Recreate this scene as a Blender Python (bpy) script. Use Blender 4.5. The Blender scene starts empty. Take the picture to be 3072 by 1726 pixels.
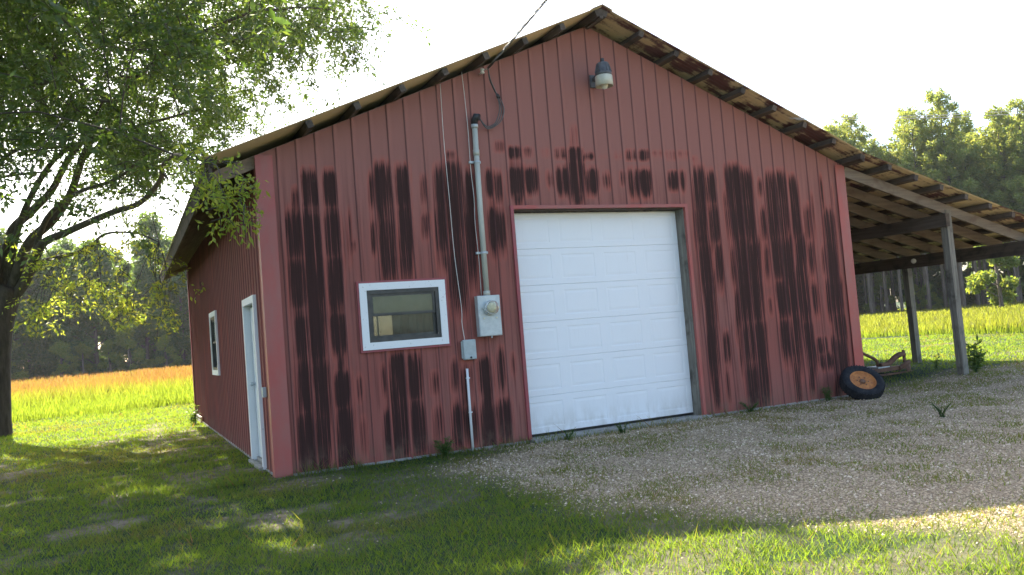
import bpy, bmesh, math
import numpy as np
from mathutils import Vector, Matrix

# ------------------------------------------------------------------ camera, sky, sun, exposure
scene = bpy.context.scene
COL = scene.collection
cam_d = bpy.data.cameras.new('camera'); cam = bpy.data.objects.new('camera', cam_d); COL.objects.link(cam)
CX, CY, CZ = -1.512, -9.8865, 1.4301
YAW, PITCH, ROLL = 0.4386, 0.0535, -0.0802
_f = Vector((math.sin(YAW)*math.cos(PITCH), math.cos(YAW)*math.cos(PITCH), math.sin(PITCH)))
_r = Vector((math.cos(YAW), -math.sin(YAW), 0)); _u = _r.cross(_f)
_r2 = math.cos(ROLL)*_r + math.sin(ROLL)*_u; _u2 = -math.sin(ROLL)*_r + math.cos(ROLL)*_u
cam.matrix_world = Matrix(((_r2.x, _u2.x, -_f.x, CX), (_r2.y, _u2.y, -_f.y, CY), (_r2.z, _u2.z, -_f.z, CZ), (0, 0, 0, 1)))
cam_d.sensor_width = 36; cam_d.lens = 29.35; cam_d.clip_start = 0.05; cam_d.clip_end = 3000
scene.camera = cam

SUN = Vector((-0.10, 1.10, 1.0)).normalized()
world = bpy.data.worlds.new('World'); scene.world = world; world.use_nodes = True
wn = world.node_tree.nodes; wn.clear()
sky = wn.new('ShaderNodeTexSky'); sky.sky_type = 'NISHITA'; sky.sun_disc = False
sky.sun_elevation = math.asin(SUN.z); sky.sun_rotation = math.atan2(SUN.x, SUN.y)
sky.air_density = 1.0; sky.dust_density = 2.5; sky.ozone_density = 1.0
bg = wn.new('ShaderNodeBackground'); bg.inputs['Strength'].default_value = 0.12
wo = wn.new('ShaderNodeOutputWorld')
world.node_tree.links.new(sky.outputs[0], bg.inputs[0]); world.node_tree.links.new(bg.outputs[0], wo.inputs[0])
sd = bpy.data.lights.new('sun', 'SUN'); sd.energy = 5.0; sd.angle = math.radians(0.53); sd.color = (1.0, 0.93, 0.80)
sun = bpy.data.objects.new('sun', sd); COL.objects.link(sun)
sun.rotation_euler = (-SUN).to_track_quat('-Z', 'Y').to_euler(); sun.location = (0, 0, 40)
vs = scene.view_settings
vs.view_transform = 'Standard'; vs.look = 'None'; vs.gamma = 1.0; vs.use_curve_mapping = False; vs.exposure = 1.95

# ------------------------------------------------------------------ helpers
RNG = np.random.default_rng(7)
M = {}
def tag(o, label=None, cat=None, group=None, kind=None):
    if label: o['label'] = label
    if cat: o['category'] = cat
    if group: o['group'] = group
    if kind: o['kind'] = kind
    return o
def empty(name, loc=(0, 0, 0), parent=None):
    o = bpy.data.objects.new(name, None); o.empty_display_size = 0.2; o.location = loc
    COL.objects.link(o)
    if parent: o.parent = parent
    return o
def link(name, me, mat=None, parent=None):
    o = bpy.data.objects.new(name, me); COL.objects.link(o)
    if mat is not None and not me.materials: me.materials.append(M[mat] if isinstance(mat, str) else mat)
    if parent is not None:
        o.parent = parent
        o.matrix_parent_inverse = Matrix.Translation(-Vector(parent.get('_w', (0, 0, 0)))) if False else Matrix.Identity(4)
    return o
def fast_mesh(name, v, f, attrs=None, smooth=False, mats=None):
    """v (n,3) float, f (m,k) int - fast numpy mesh"""
    v = np.asarray(v, np.float32); f = np.asarray(f, np.int32)
    me = bpy.data.meshes.new(name); n, k = f.shape
    me.vertices.add(len(v)); me.vertices.foreach_set('co', v.ravel())
    me.loops.add(n*k); me.loops.foreach_set('vertex_index', f.ravel())
    me.polygons.add(n); me.polygons.foreach_set('loop_start', np.arange(0, n*k, k, dtype=np.int32))
    try: me.polygons.foreach_set('loop_total', np.full(n, k, dtype=np.int32))
    except Exception: pass
    if mats is not None: me.polygons.foreach_set('material_index', np.asarray(mats, np.int32))
    me.update(calc_edges=True)
    for an, av in (attrs or {}).items():
        a = me.attributes.new(an, 'FLOAT', 'POINT'); a.data.foreach_set('value', np.asarray(av, np.float32))
    if smooth: me.polygons.foreach_set('use_smooth', np.ones(n, bool))
    return me
class MB:
    """collects shapes, builds ONE mesh object"""
    def __init__(s): s.v = []; s.f = []; s.sm = []
    def add(s, vs_, fs, smooth=False):
        o = len(s.v); s.v += [tuple(p) for p in vs_]; s.f += [tuple(i+o for i in q) for q in fs]; s.sm += [smooth]*len(fs); return s
    def box(s, x0, x1, y0, y1, z0, z1, b=0.0):
        if b <= 0:
            vv = [(x, y, z) for z in (z0, z1) for y in (y0, y1) for x in (x0, x1)]
            return s.add(vv, [(0, 2, 3, 1), (4, 5, 7, 6), (0, 1, 5, 4), (2, 6, 7, 3), (0, 4, 6, 2), (1, 3, 7, 5)])
        bm = bmesh.new(); bmesh.ops.create_cube(bm, size=1)
        for q in bm.verts: q.co = Vector(((x0+x1)/2+q.co.x*(x1-x0), (y0+y1)/2+q.co.y*(y1-y0), (z0+z1)/2+q.co.z*(z1-z0)))
        bmesh.ops.bevel(bm, geom=list(bm.edges), offset=b, segments=2, affect='EDGES', profile=0.6)
        bm.verts.index_update(); s.add([q.co[:] for q in bm.verts], [[q.index for q in f.verts] for f in bm.faces]); bm.free(); return s
    def beam(s, a, b, w, h, up=(0, 0, 1)):
        a = Vector(a); b = Vector(b); d = (b-a).normalized(); sd_ = d.cross(Vector(up)).normalized(); u = sd_.cross(d)
        vv = [p + sd_*sx*w/2 + u*sz*h/2 for p in (a, b) for sx, sz in ((-1, -1), (1, -1), (1, 1), (-1, 1))]
        return s.add(vv, [(0, 3, 2, 1), (4, 5, 6, 7), (0, 1, 5, 4), (1, 2, 6, 5), (2, 3, 7, 6), (3, 0, 4, 7)])
    def tube(s, pts, r, n=8, cap=True):
        pts = [Vector(p) for p in pts]; m = len(pts); rr = r if hasattr(r, '__len__') else [r]*m
        o = []; ref = Vector((0.31, 0.87, 0.4))
        for i, p in enumerate(pts):
            d = (pts[min(i+1, m-1)] - pts[max(i-1, 0)]).normalized()
            if abs(d.dot(ref)) > .95: ref = Vector((1, 0, 0.2))
            a = d.cross(ref).normalized(); b = d.cross(a)
            o += [p + (a*math.cos(t) + b*math.sin(t))*rr[i] for t in [2*math.pi*j/n for j in range(n)]]
        fs = [(i*n+j, i*n+(j+1) % n, (i+1)*n+(j+1) % n, (i+1)*n+j) for i in range(m-1) for j in range(n)]
        s.add(o, fs, True)
        if cap: s.f += [tuple(len(s.v)-m*n+j for j in range(n))[::-1], tuple(len(s.v)-n+j for j in range(n))]; s.sm += [False, False]
        return s
    def lathe(s, prof, c, axis=(0, 0, 1), n=20):
        ax = Vector(axis).normalized(); ref = Vector((1, 0, 0)) if abs(ax.x) < .9 else Vector((0, 1, 0))
        a = ax.cross(ref).normalized(); b = ax.cross(a); c = Vector(c)
        vv = [c + ax*h + (a*math.cos(t)+b*math.sin(t))*r for r, h in prof for t in [2*math.pi*j/n for j in range(n)]]
        m = len(prof)
        return s.add(vv, [(i*n+j, i*n+(j+1) % n, (i+1)*n+(j+1) % n, (i+1)*n+j) for i in range(m-1) for j in range(n)], True)
    def mesh(s, name):
        me = bpy.data.meshes.new(name); me.from_pydata(s.v, [], s.f); me.polygons.foreach_set('use_smooth', s.sm); me.update(); return me
    def build(s, name, mat, parent=None): return link(name, s.mesh(name), mat, parent)
# world position baked in mesh -> re-base under an Empty standing elsewhere
def rebase(root):
    loc = Vector(root.location)
    for ch in root.children:
        ch.location = Vector(ch.location) - loc
def _h(ix, iy, seed):
    n = (ix.astype(np.int64)*374761393 + iy.astype(np.int64)*668265263 + seed*974634777) & 0xFFFFFFFF
    n = ((n ^ (n >> 13))*1274126177) & 0xFFFFFFFF
    return ((n ^ (n >> 16)) & 0xFFFF)/65535.0
def vnoise(x, y, seed=0):
    x = np.asarray(x, float); y = np.asarray(y, float)
    ix = np.floor(x); iy = np.floor(y); fx = x-ix; fy = y-iy; fx = fx*fx*(3-2*fx); fy = fy*fy*(3-2*fy)
    a = _h(ix, iy, seed); b = _h(ix+1, iy, seed); c = _h(ix, iy+1, seed); d = _h(ix+1, iy+1, seed)
    return (a*(1-fx)+b*fx)*(1-fy) + (c*(1-fx)+d*fx)*fy
def fbm(x, y, seed=0, o=4):
    s = 0; a = .5; t = 0
    for i in range(o): s = s + a*vnoise(x*2**i, y*2**i, seed+i); t += a; a *= .5
    return s/t
def sstep(a, b, x): t = np.clip((x-a)/(b-a), 0, 1); return t*t*(3-2*t)

# ------------------------------------------------------------------ materials
def nmat(name):
    m = bpy.data.materials.new(name); m.use_nodes = True; nt = m.node_tree; nt.nodes.clear()
    out = nt.nodes.new('ShaderNodeOutputMaterial'); p = nt.nodes.new('ShaderNodeBsdfPrincipled'); nt.links.new(p.outputs[0], out.inputs[0])
    M[name] = m; return m, nt, p, out
class G:
    """tiny node helper"""
    def __init__(s, nt): s.nt = nt
    def n(s, t, **kw):
        q = s.nt.nodes.new(t)
        for k, v in kw.items(): setattr(q, k, v)
        return q
    def set(s, sock, v):
        if hasattr(v, 'outputs'): v = v.outputs[0]
        if isinstance(v, bpy.types.NodeSocket): s.nt.links.new(v, sock)
        elif v is not None: sock.default_value = v
    def math(s, op, a, b=None, clamp=False):
        q = s.n('ShaderNodeMath', operation=op); q.use_clamp = clamp; s.set(q.inputs[0], a); s.set(q.inputs[1], b); return q.outputs[0]
    def mix(s, f, a, b, mode='MIX'):
        q = s.n('ShaderNodeMix', data_type='RGBA', blend_type=mode); s.set(q.inputs[0], f)
        s.set(q.inputs[6], (*a, 1) if isinstance(a, tuple) and len(a) == 3 else a); s.set(q.inputs[7], (*b, 1) if isinstance(b, tuple) and len(b) == 3 else b); return q.outputs[2]
    def ramp(s, v, a, b):
        q = s.n('ShaderNodeMapRange', interpolation_type='SMOOTHSTEP'); s.set(q.inputs[0], v); s.set(q.inputs[1], a); s.set(q.inputs[2], b); return q.outputs[0]
    def pos(s): return s.n('ShaderNodeTexCoord').outputs['Object']
    def xyz(s, v): q = s.n('ShaderNodeSeparateXYZ'); s.set(q.inputs[0], v); return q.outputs
    def scale(s, v, sc): q = s.n('ShaderNodeMapping'); s.set(q.inputs[0], v); q.inputs[3].default_value = sc; return q.outputs[0]
    def noise(s, v, sc=5.0, det=3.0, rough=.55, dist=0.0):
        q = s.n('ShaderNodeTexNoise'); s.set(q.inputs['Vector'], v); q.inputs['Scale'].default_value = sc; q.inputs['Detail'].default_value = det
        q.inputs['Roughness'].default_value = rough; q.inputs['Distortion'].default_value = dist; return q.outputs[0]
    def attr(s, a): q = s.n('ShaderNodeAttribute'); q.attribute_name = a; return q.outputs['Fac']
    def bump(s, h, st=.3, d=.02): q = s.n('ShaderNodeBump'); q.inputs['Strength'].default_value = st; q.inputs['Distance'].default_value = d; s.set(q.inputs['Height'], h); return q.outputs[0]
def mottled(name, c1, c2, sc=(6, 6, 6), rough=.7, metal=0.0, lo=.35, hi=.65, c3=None, spec=None, bump=.15):
    m, nt, p, o = nmat(name); g = G(nt); P = g.scale(g.pos(), sc)
    f = g.ramp(g.noise(P, 1.0, 5, .62), lo, hi); col = g.mix(f, c1, c2)
    if c3: col = g.mix(g.ramp(g.noise(g.scale(g.pos(), tuple(2.3*q for q in sc)), 1.0, 4, .6), .58, .7), col, c3)
    g.set(p.inputs['Base Color'], col); p.inputs['Roughness'].default_value = rough; p.inputs['Metallic'].default_value = metal
    if spec is not None: p.inputs['Specular IOR Level'].default_value = spec
    if bump: g.set(p.inputs['Normal'], g.bump(g.noise(P, 2.0, 4, .6), bump, .01))
    return m
def siding(name, axis, base=(.295, .091, .071), chalk=(.31, .138, .114)):
    m, nt, p, o = nmat(name); g = G(nt); P = g.pos(); X = g.xyz(P); s = X[axis]; z = X[2]
    st = g.attr('stain')
    cmb = g.n('ShaderNodeCombineXYZ'); g.set(cmb.inputs[0], g.math('MULTIPLY', s, 46.0)); g.set(cmb.inputs[1], g.math('MULTIPLY', z, .45))
    streak = g.noise(cmb, 1.0, 5, .72)
    cm2 = g.n('ShaderNodeCombineXYZ'); g.set(cm2.inputs[0], g.math('MULTIPLY', s, 17.0)); g.set(cm2.inputs[1], g.math('MULTIPLY', z, .8))
    streak2 = g.noise(cm2, 1.0, 2, .5)
    v = g.math('MULTIPLY', st, g.math('ADD', 1.0, g.math('ADD', g.math('MULTIPLY', g.math('SUBTRACT', streak, .5), 5.2), g.math('MULTIPLY', g.math('SUBTRACT', streak2, .5), 1.1))))
    dark = g.ramp(v, .36, .92); mid = g.math('MULTIPLY', g.ramp(v, .12, .50), g.ramp(st, .015, .10))
    dark = g.math('MULTIPLY', dark, g.ramp(st, .03, .12))
    halo = g.math('MULTIPLY', g.ramp(st, .01, .22), g.ramp(streak2, .25, .7))
    big = g.ramp(g.noise(g.scale(P, (.5, .5, .35)), 1.0, 3, .5), .35, .7)
    ch = g.math('MULTIPLY', g.ramp(z, 1.6, 3.9), .85)
    col = g.mix(g.math('MAXIMUM', g.math('MULTIPLY', big, .6), ch), base, chalk)
    col = g.mix(g.math('MULTIPLY', g.math('MULTIPLY', g.ramp(streak2, .38, .68), g.math('SUBTRACT', 1.0, g.ramp(z, 3.0, 4.2))), .55), col, (.20, .085, .068))
    col = g.mix(g.math('MULTIPLY', halo, .62), col, (.44, .115, .082))
    thin = g.math('MULTIPLY', g.math('MULTIPLY', g.ramp(streak, .50, .60), g.ramp(streak2, .40, .56)), g.math('SUBTRACT', 1.0, g.ramp(z, 2.6, 3.7)))
    col = g.mix(g.math('MULTIPLY', thin, .75), col, (.15, .045, .038))
    col = g.mix(g.math('MULTIPLY', mid, .62), col, (.155, .045, .038))
    col = g.mix(g.math('MULTIPLY', dark, .97), col, g.mix(g.ramp(streak, .3, .7), (.052, .023, .019), (.032, .016, .014)))
    # thin darker line along the crease beside every rib
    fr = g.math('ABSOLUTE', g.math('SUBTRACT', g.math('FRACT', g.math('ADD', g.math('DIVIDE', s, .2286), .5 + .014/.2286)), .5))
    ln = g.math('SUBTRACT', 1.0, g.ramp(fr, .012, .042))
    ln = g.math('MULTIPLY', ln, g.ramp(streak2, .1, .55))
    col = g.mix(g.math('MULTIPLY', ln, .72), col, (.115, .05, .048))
    # splash dirt near the ground
    sp = g.math('MULTIPLY', g.math('SUBTRACT', 1.0, g.ramp(z, .0, .38)), g.ramp(g.noise(g.scale(P, (9, 9, 5)), 1.0, 4, .6), .38, .68))
    col = g.mix(g.math('MULTIPLY', sp, .55), col, (.19, .12, .085))
    g.set(p.inputs['Base Color'], col); p.inputs['Roughness'].default_value = .75; p.inputs['Specular IOR Level'].default_value = .15
    g.set(p.inputs['Normal'], g.bump(g.noise(g.scale(P, (7, 7, 2.5)), 1.0, 3, .5), .12, .02))
    return m
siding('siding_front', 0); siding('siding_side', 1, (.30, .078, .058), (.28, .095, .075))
mottled('trim_red', (.40, .078, .062), (.34, .11, .09), (3, 3, 1.2), .5)
mottled('trim_dark_red', (.33, .06, .07), (.27, .07, .07), (8, 8, 8), .5)
m, nt, p, o = nmat('white_paint'); g = G(nt); P = g.pos()
w = g.noise(g.scale(P, (30, 30, 30)), 1.0, 5, .65); g.set(p.inputs['Base Color'], g.mix(g.ramp(w, .62, .72), (.80, .80, .78), (.42, .40, .36))); p.inputs['Roughness'].default_value = .5
m, nt, p, o = nmat('door_white'); g = G(nt); P = g.pos()
w = g.ramp(g.noise(g.scale(P, (1.3, 1.3, .9)), 1.0, 4, .6), .4, .75); w2 = g.ramp(g.noise(g.scale(P, (60, 60, 4)), 1.0, 2, .5), .55, .9)
col = g.mix(g.math('MULTIPLY', w, .18), (.86, .86, .86), (.74, .74, .74)); col = g.mix(g.math('MULTIPLY', w2, .25), col, (.62, .60, .56))
zz_ = g.xyz(P)[2]; col = g.mix(g.math('MULTIPLY', g.math('SUBTRACT', 1.0, g.ramp(zz_, .05, .5)), g.math('MULTIPLY', g.ramp(g.noise(g.scale(P, (8, 8, 3)), 1.0, 4, .6), .38, .7), .4)), col, (.48, .43, .35))
g.set(p.inputs['Base Color'], col); p.inputs['Roughness'].default_value = .42
g.set(p.inputs['Normal'], g.bump(g.noise(g.scale(P, (70, 70, 18)), 1.0, 2, .5), .08, .004))
mottled('door_grey_white', (.66, .70, .69), (.58, .62, .61), (4, 4, 2), .45)
def wood(name, c1, c2, c3, along):
    m, nt, p, o = nmat(name); g = G(nt); P = g.pos(); sc = [28, 28, 28]; sc[along] = 1.6
    f = g.noise(g.scale(P, tuple(sc)), 1.0, 5, .6); col = g.mix(g.ramp(f, .3, .7), c1, c2)
    col = g.mix(g.ramp(g.noise(g.scale(P, (3, 3, 3)), 1.0, 4, .6), .5, .72), col, c3)
    g.set(p.inputs['Base Color'], col); p.inputs['Roughness'].default_value = .85; p.inputs['Specular IOR Level'].default_value = .2
    g.set(p.inputs['Normal'], g.bump(f, .4, .006)); return m
wood('wood_grey_post', (.15, .135, .11), (.27, .25, .205), (.08, .07, .055), 2)
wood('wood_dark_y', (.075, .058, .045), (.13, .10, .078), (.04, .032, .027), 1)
wood('wood_brown_x', (.24, .18, .13), (.33, .255, .19), (.16, .11, .08), 0)
wood('wood_rafter_x', (.17, .135, .105), (.25, .205, .16), (.14, .10, .075), 0)
wood('wood_pale_y', (.42, .34, .25), (.52, .44, .34), (.3, .22, .16), 1)
# roof metal: galvanised, sand-yellow weathering and rust streaks running down the slope (x)
def roofmat(name, along_rust):
    m, nt, p, o = nmat(name); g = G(nt); P = g.pos()
    a = g.noise(g.scale(P, (1.3, 7, 1.3)), 1.0, 4, .6); b = g.noise(g.scale(P, (2.6, 1.2, 2.6)), 1.0, 5, .65)
    f = g.ramp(g.math('ADD', g.math('MULTIPLY', a, .6), g.math('MULTIPLY', b, .5)), along_rust, along_rust+.10)
    c = g.mix(g.noise(g.scale(P, (4, 4, 4)), 1.0, 3, .5), (.78, .62, .33), (.62, .52, .34))
    rust = g.mix(g.noise(g.scale(P, (9, 9, 9)), 1.0, 3, .5), (.16, .058, .050), (.085, .040, .040))
    g.set(p.inputs['Base Color'], g.mix(f, c, rust)); p.inputs['Roughness'].default_value = .6; p.inputs['Metallic'].default_value = .15; return m
roofmat('roof_metal_left', .70); roofmat('roof_metal_right', .49); roofmat('roof_metal_lean', .54)
mottled('dark_bronze', (.045, .043, .040), (.075, .070, .062), (10, 10, 10), .45, .3)
m, nt, p, o = nmat('glass'); g = G(nt); nt.nodes.remove(p)
tr = g.n('ShaderNodeBsdfTransparent'); tr.inputs[0].default_value = (.80, .84, .80, 1); gl = g.n('ShaderNodeBsdfGlossy'); gl.inputs[0].default_value = (.85, .9, .88, 1); gl.inputs['Roughness'].default_value = .03
df = g.n('ShaderNodeBsdfDiffuse'); df.inputs[0].default_value = (.34, .31, .22, 1)
fr = g.n('ShaderNodeFresnel'); fr.inputs[0].default_value = 1.5; mx = g.n('ShaderNodeMixShader'); mx2 = g.n('ShaderNodeMixShader')
g.set(mx.inputs[0], g.math('ADD', g.math('MULTIPLY', fr.outputs[0], 1.0), .0, True)); nt.links.new(tr.outputs[0], mx.inputs[1]); nt.links.new(gl.outputs[0], mx.inputs[2])
dirt = g.ramp(g.noise(g.scale(g.pos(), (6, 6, 6)), 1.0, 5, .6), .35, .8); g.set(mx2.inputs[0], g.math('MULTIPLY', dirt, .22))
nt.links.new(mx.outputs[0], mx2.inputs[1]); nt.links.new(df.outputs[0], mx2.inputs[2]); nt.links.new(mx2.outputs[0], o.inputs[0])
m, nt, p, o = nmat('dimmed_glass'); g = G(nt); nt.nodes.remove(p); tr = g.n('ShaderNodeBsdfTransparent'); tr.inputs[0].default_value = (.30, .31, .31, 1); nt.links.new(tr.outputs[0], o.inputs[0])  # even grey tint put in to dim daylight through the back window
mottled('olive_reflection', (.13, .105, .05), (.07, .065, .03), (5, 5, 5), .35, 0, .3, .7)  # olive of reflected trees put into the colour
m, nt, p, o = nmat('meter_glass'); p.inputs['Base Color'].default_value = (.86, .84, .70, 1); p.inputs['Roughness'].default_value = .06; p.inputs['Transmission Weight'].default_value = .8; p.inputs['IOR'].default_value = 1.2
mottled('meter_face', (.72, .68, .48), (.62, .58, .42), (30, 30, 30), .5)
mottled('galv_grey', (.52, .56, .55), (.44, .48, .48), (14, 14, 14), .42, .2)
mottled('box_grey', (.42, .47, .46), (.36, .41, .40), (18, 18, 18), .5)
mottled('pipe_grey', (.50, .50, .42), (.42, .42, .36), (12, 12, 3), .5)
mottled('pvc_white', (.74, .75, .74), (.64, .65, .63), (12, 12, 3), .4)
mottled('black_plastic', (.020, .020, .022), (.03, .03, .032), (12, 12, 12), .45)
mottled('lamp_housing', (.075, .075, .08), (.11, .11, .11), (14, 14, 14), .5)
mottled('lamp_shade', (.58, .56, .44), (.48, .46, .36), (10, 10, 10), .4)
mottled('lamp_bulb', (.80, .79, .70), (.76, .75, .66), (10, 10, 10), .15)
mottled('wire_white', (.72, .70, .64), (.6, .58, .52), (10, 10, 10), .5)
mottled('wire_grey', (.085, .08, .08), (.12, .115, .11), (10, 10, 10), .6)
mottled('cable_alu', (.50, .48, .44), (.40, .38, .36), (10, 10, 10), .45, .4)
mottled('ceramic', (.75, .73, .68), (.65, .62, .56), (20, 20, 20), .25)
mottled('concrete', (.33, .31, .275), (.26, .245, .21), (5, 5, 5), .9, c3=(.17, .155, .125))
mottled('rubber', (.016, .017, .020), (.03, .031, .034), (12, 12, 12), .9, c3=(.06, .052, .042), spec=.2)
mottled('rust_orange', (.50, .20, .055), (.36, .13, .04), (14, 14, 14), .8, c3=(.20, .07, .035))
mottled('rust_dark', (.12, .06, .04), (.20, .10, .055), (9, 9, 9), .8, c3=(.06, .035, .03))
mottled('dark_interior', (.05, .042, .036), (.07, .06, .05), (3, 3, 3), .9)
mottled('cream_box', (.62, .55, .42), (.52, .46, .36), (4, 4, 4), .7)
mottled('bark', (.055, .043, .033), (.10, .08, .062), (14, 14, 3), .95, c3=(.045, .038, .03), bump=.8)
mottled('pine_bark', (.10, .075, .058), (.16, .125, .10), (3, 3, .8), .95, c3=(.09, .065, .05))
mottled('stick', (.16, .12, .09), (.24, .19, .14), (20, 20, 20), .9)
def leafmat(name, c1, c2, c3, trans, amt=.45, rough=.5, gloss=.35):
    m, nt, p, o = nmat(name); g = G(nt); r = g.attr('rnd')
    col = g.mix(g.ramp(r, .0, .7), c1, c2); col = g.mix(g.ramp(r, .82, .97), col, c3)
    oi = g.n('ShaderNodeObjectInfo'); k = g.math('ADD', .82, g.math('MULTIPLY', oi.outputs['Random'], .36))
    col = g.mix(1.0, col, k, 'MULTIPLY')
    g.set(p.inputs['Base Color'], col); p.inputs['Roughness'].default_value = rough; p.inputs['Specular IOR Level'].default_value = gloss
    t = g.n('ShaderNodeBsdfTranslucent'); g.set(t.inputs[0], g.mix(g.ramp(r, .1, .95), trans, (min(1, trans[0]*1.5), trans[1]*1.12, trans[2])))
    mx = g.n('ShaderNodeMixShader'); mx.inputs[0].default_value = amt
    nt.links.new(p.outputs[0], mx.inputs[1]); nt.links.new(t.outputs[0], mx.inputs[2]); nt.links.new(mx.outputs[0], o.inputs[0]); return m
leafmat('oak_leaf', (.036, .060, .018), (.062, .092, .026), (.14, .17, .035), (.17, .29, .035), .40, .42, .5)
leafmat('oak_leaf_young', (.12, .18, .035), (.19, .24, .05), (.26, .26, .06), (.42, .56, .06), .55)
leafmat('forest_leaf', (.035, .075, .032), (.06, .105, .042), (.12, .16, .05), (.20, .34, .05), .42)
leafmat('forest_leaf_light', (.075, .12, .03), (.11, .16, .04), (.18, .21, .05), (.34, .46, .05), .45)
leafmat('pine_needle', (.10, .145, .05), (.14, .19, .065), (.20, .23, .07), (.38, .48, .08), .45)
leafmat('weed_leaf', (.04, .085, .022), (.07, .12, .03), (.12, .14, .04), (.16, .28, .03), .4)
def grassmat(name, c1, c2, straw, trans, amt):
    m, nt, p, o = nmat(name); g = G(nt); r = g.attr('rnd'); d = g.attr('dry')
    col = g.mix(r, c1, c2); col = g.mix(d, col, straw)
    g.set(p.inputs['Base Color'], col); p.inputs['Roughness'].default_value = .6; p.inputs['Specular IOR Level'].default_value = .25
    t = g.n('ShaderNodeBsdfTranslucent'); g.set(t.inputs[0], g.mix(d, trans, (.44, .21, .05)))
    mx = g.n('ShaderNodeMixShader'); mx.inputs[0].default_value = amt
    nt.links.new(p.outputs[0], mx.inputs[1]); nt.links.new(t.outputs[0], mx.inputs[2]); nt.links.new(mx.outputs[0], o.inputs[0]); return m
grassmat('grass_blade', (.015, .047, .018), (.036, .078, .024), (.22, .18, .09), (.36, .50, .03), .46)
grassmat('meadow_blade', (.085, .13, .02), (.13, .165, .025), (.30, .125, .035), (.36, .48, .03), .45)
m, nt, p, o = nmat('ground'); g = G(nt); P = g.pos(); gv = g.attr('gravel'); dr = g.attr('dirt')
n1 = g.noise(g.scale(P, (1.6, 1.6, 1.6)), 1.0, 5, .65); n2 = g.noise(g.scale(P, (40, 40, 40)), 1.0, 4, .7); n3 = g.noise(g.scale(P, (9, 9, 9)), 1.0, 4, .6)
grass = g.mix(g.ramp(n1, .3, .7), (.020, .044, .017), (.036, .062, .022)); grass = g.mix(g.math('MULTIPLY', g.ramp(n2, .45, .75), .6), grass, (.035, .04, .015))
vor = g.n('ShaderNodeTexVoronoi'); g.set(vor.inputs['Vector'], P); vor.inputs['Scale'].default_value = 48.0
vr = g.xyz(vor.outputs['Color'])
stone = g.mix(vr[0], (.42, .315, .185), (.65, .505, .33)); stone = g.mix(g.ramp(vor.outputs['Distance'], .25, .6), stone, (.22, .165, .105))
stone = g.mix(g.ramp(n3, .45, .75), stone, (.30, .225, .145))
soil = g.mix(g.ramp(n3, .3, .7), (.16, .115, .075), (.30, .235, .165)); soil = g.mix(g.ramp(n2, .5, .8), soil, (.09, .065, .045))
col = g.mix(dr, grass, soil); col = g.mix(gv, col, stone); g.set(p.inputs['Base Color'], col); p.inputs['Roughness'].default_value = .95; p.inputs['Specular IOR Level'].default_value = .15
hh = g.math('ADD', g.math('MULTIPLY', n2, .5), g.math('MULTIPLY', g.math('SUBTRACT', 1.0, vor.outputs['Distance']), gv)); g.set(p.inputs['Normal'], g.bump(hh, .6, .02))
m, nt, p, o = nmat('pebble'); g = G(nt); r = g.attr('rnd')
g.set(p.inputs['Base Color'], g.mix(g.ramp(r, .75, 1.0), g.mix(r, (.38, .285, .17), (.62, .485, .315)), (.72, .61, .44))); p.inputs['Roughness'].default_value = .85
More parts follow.
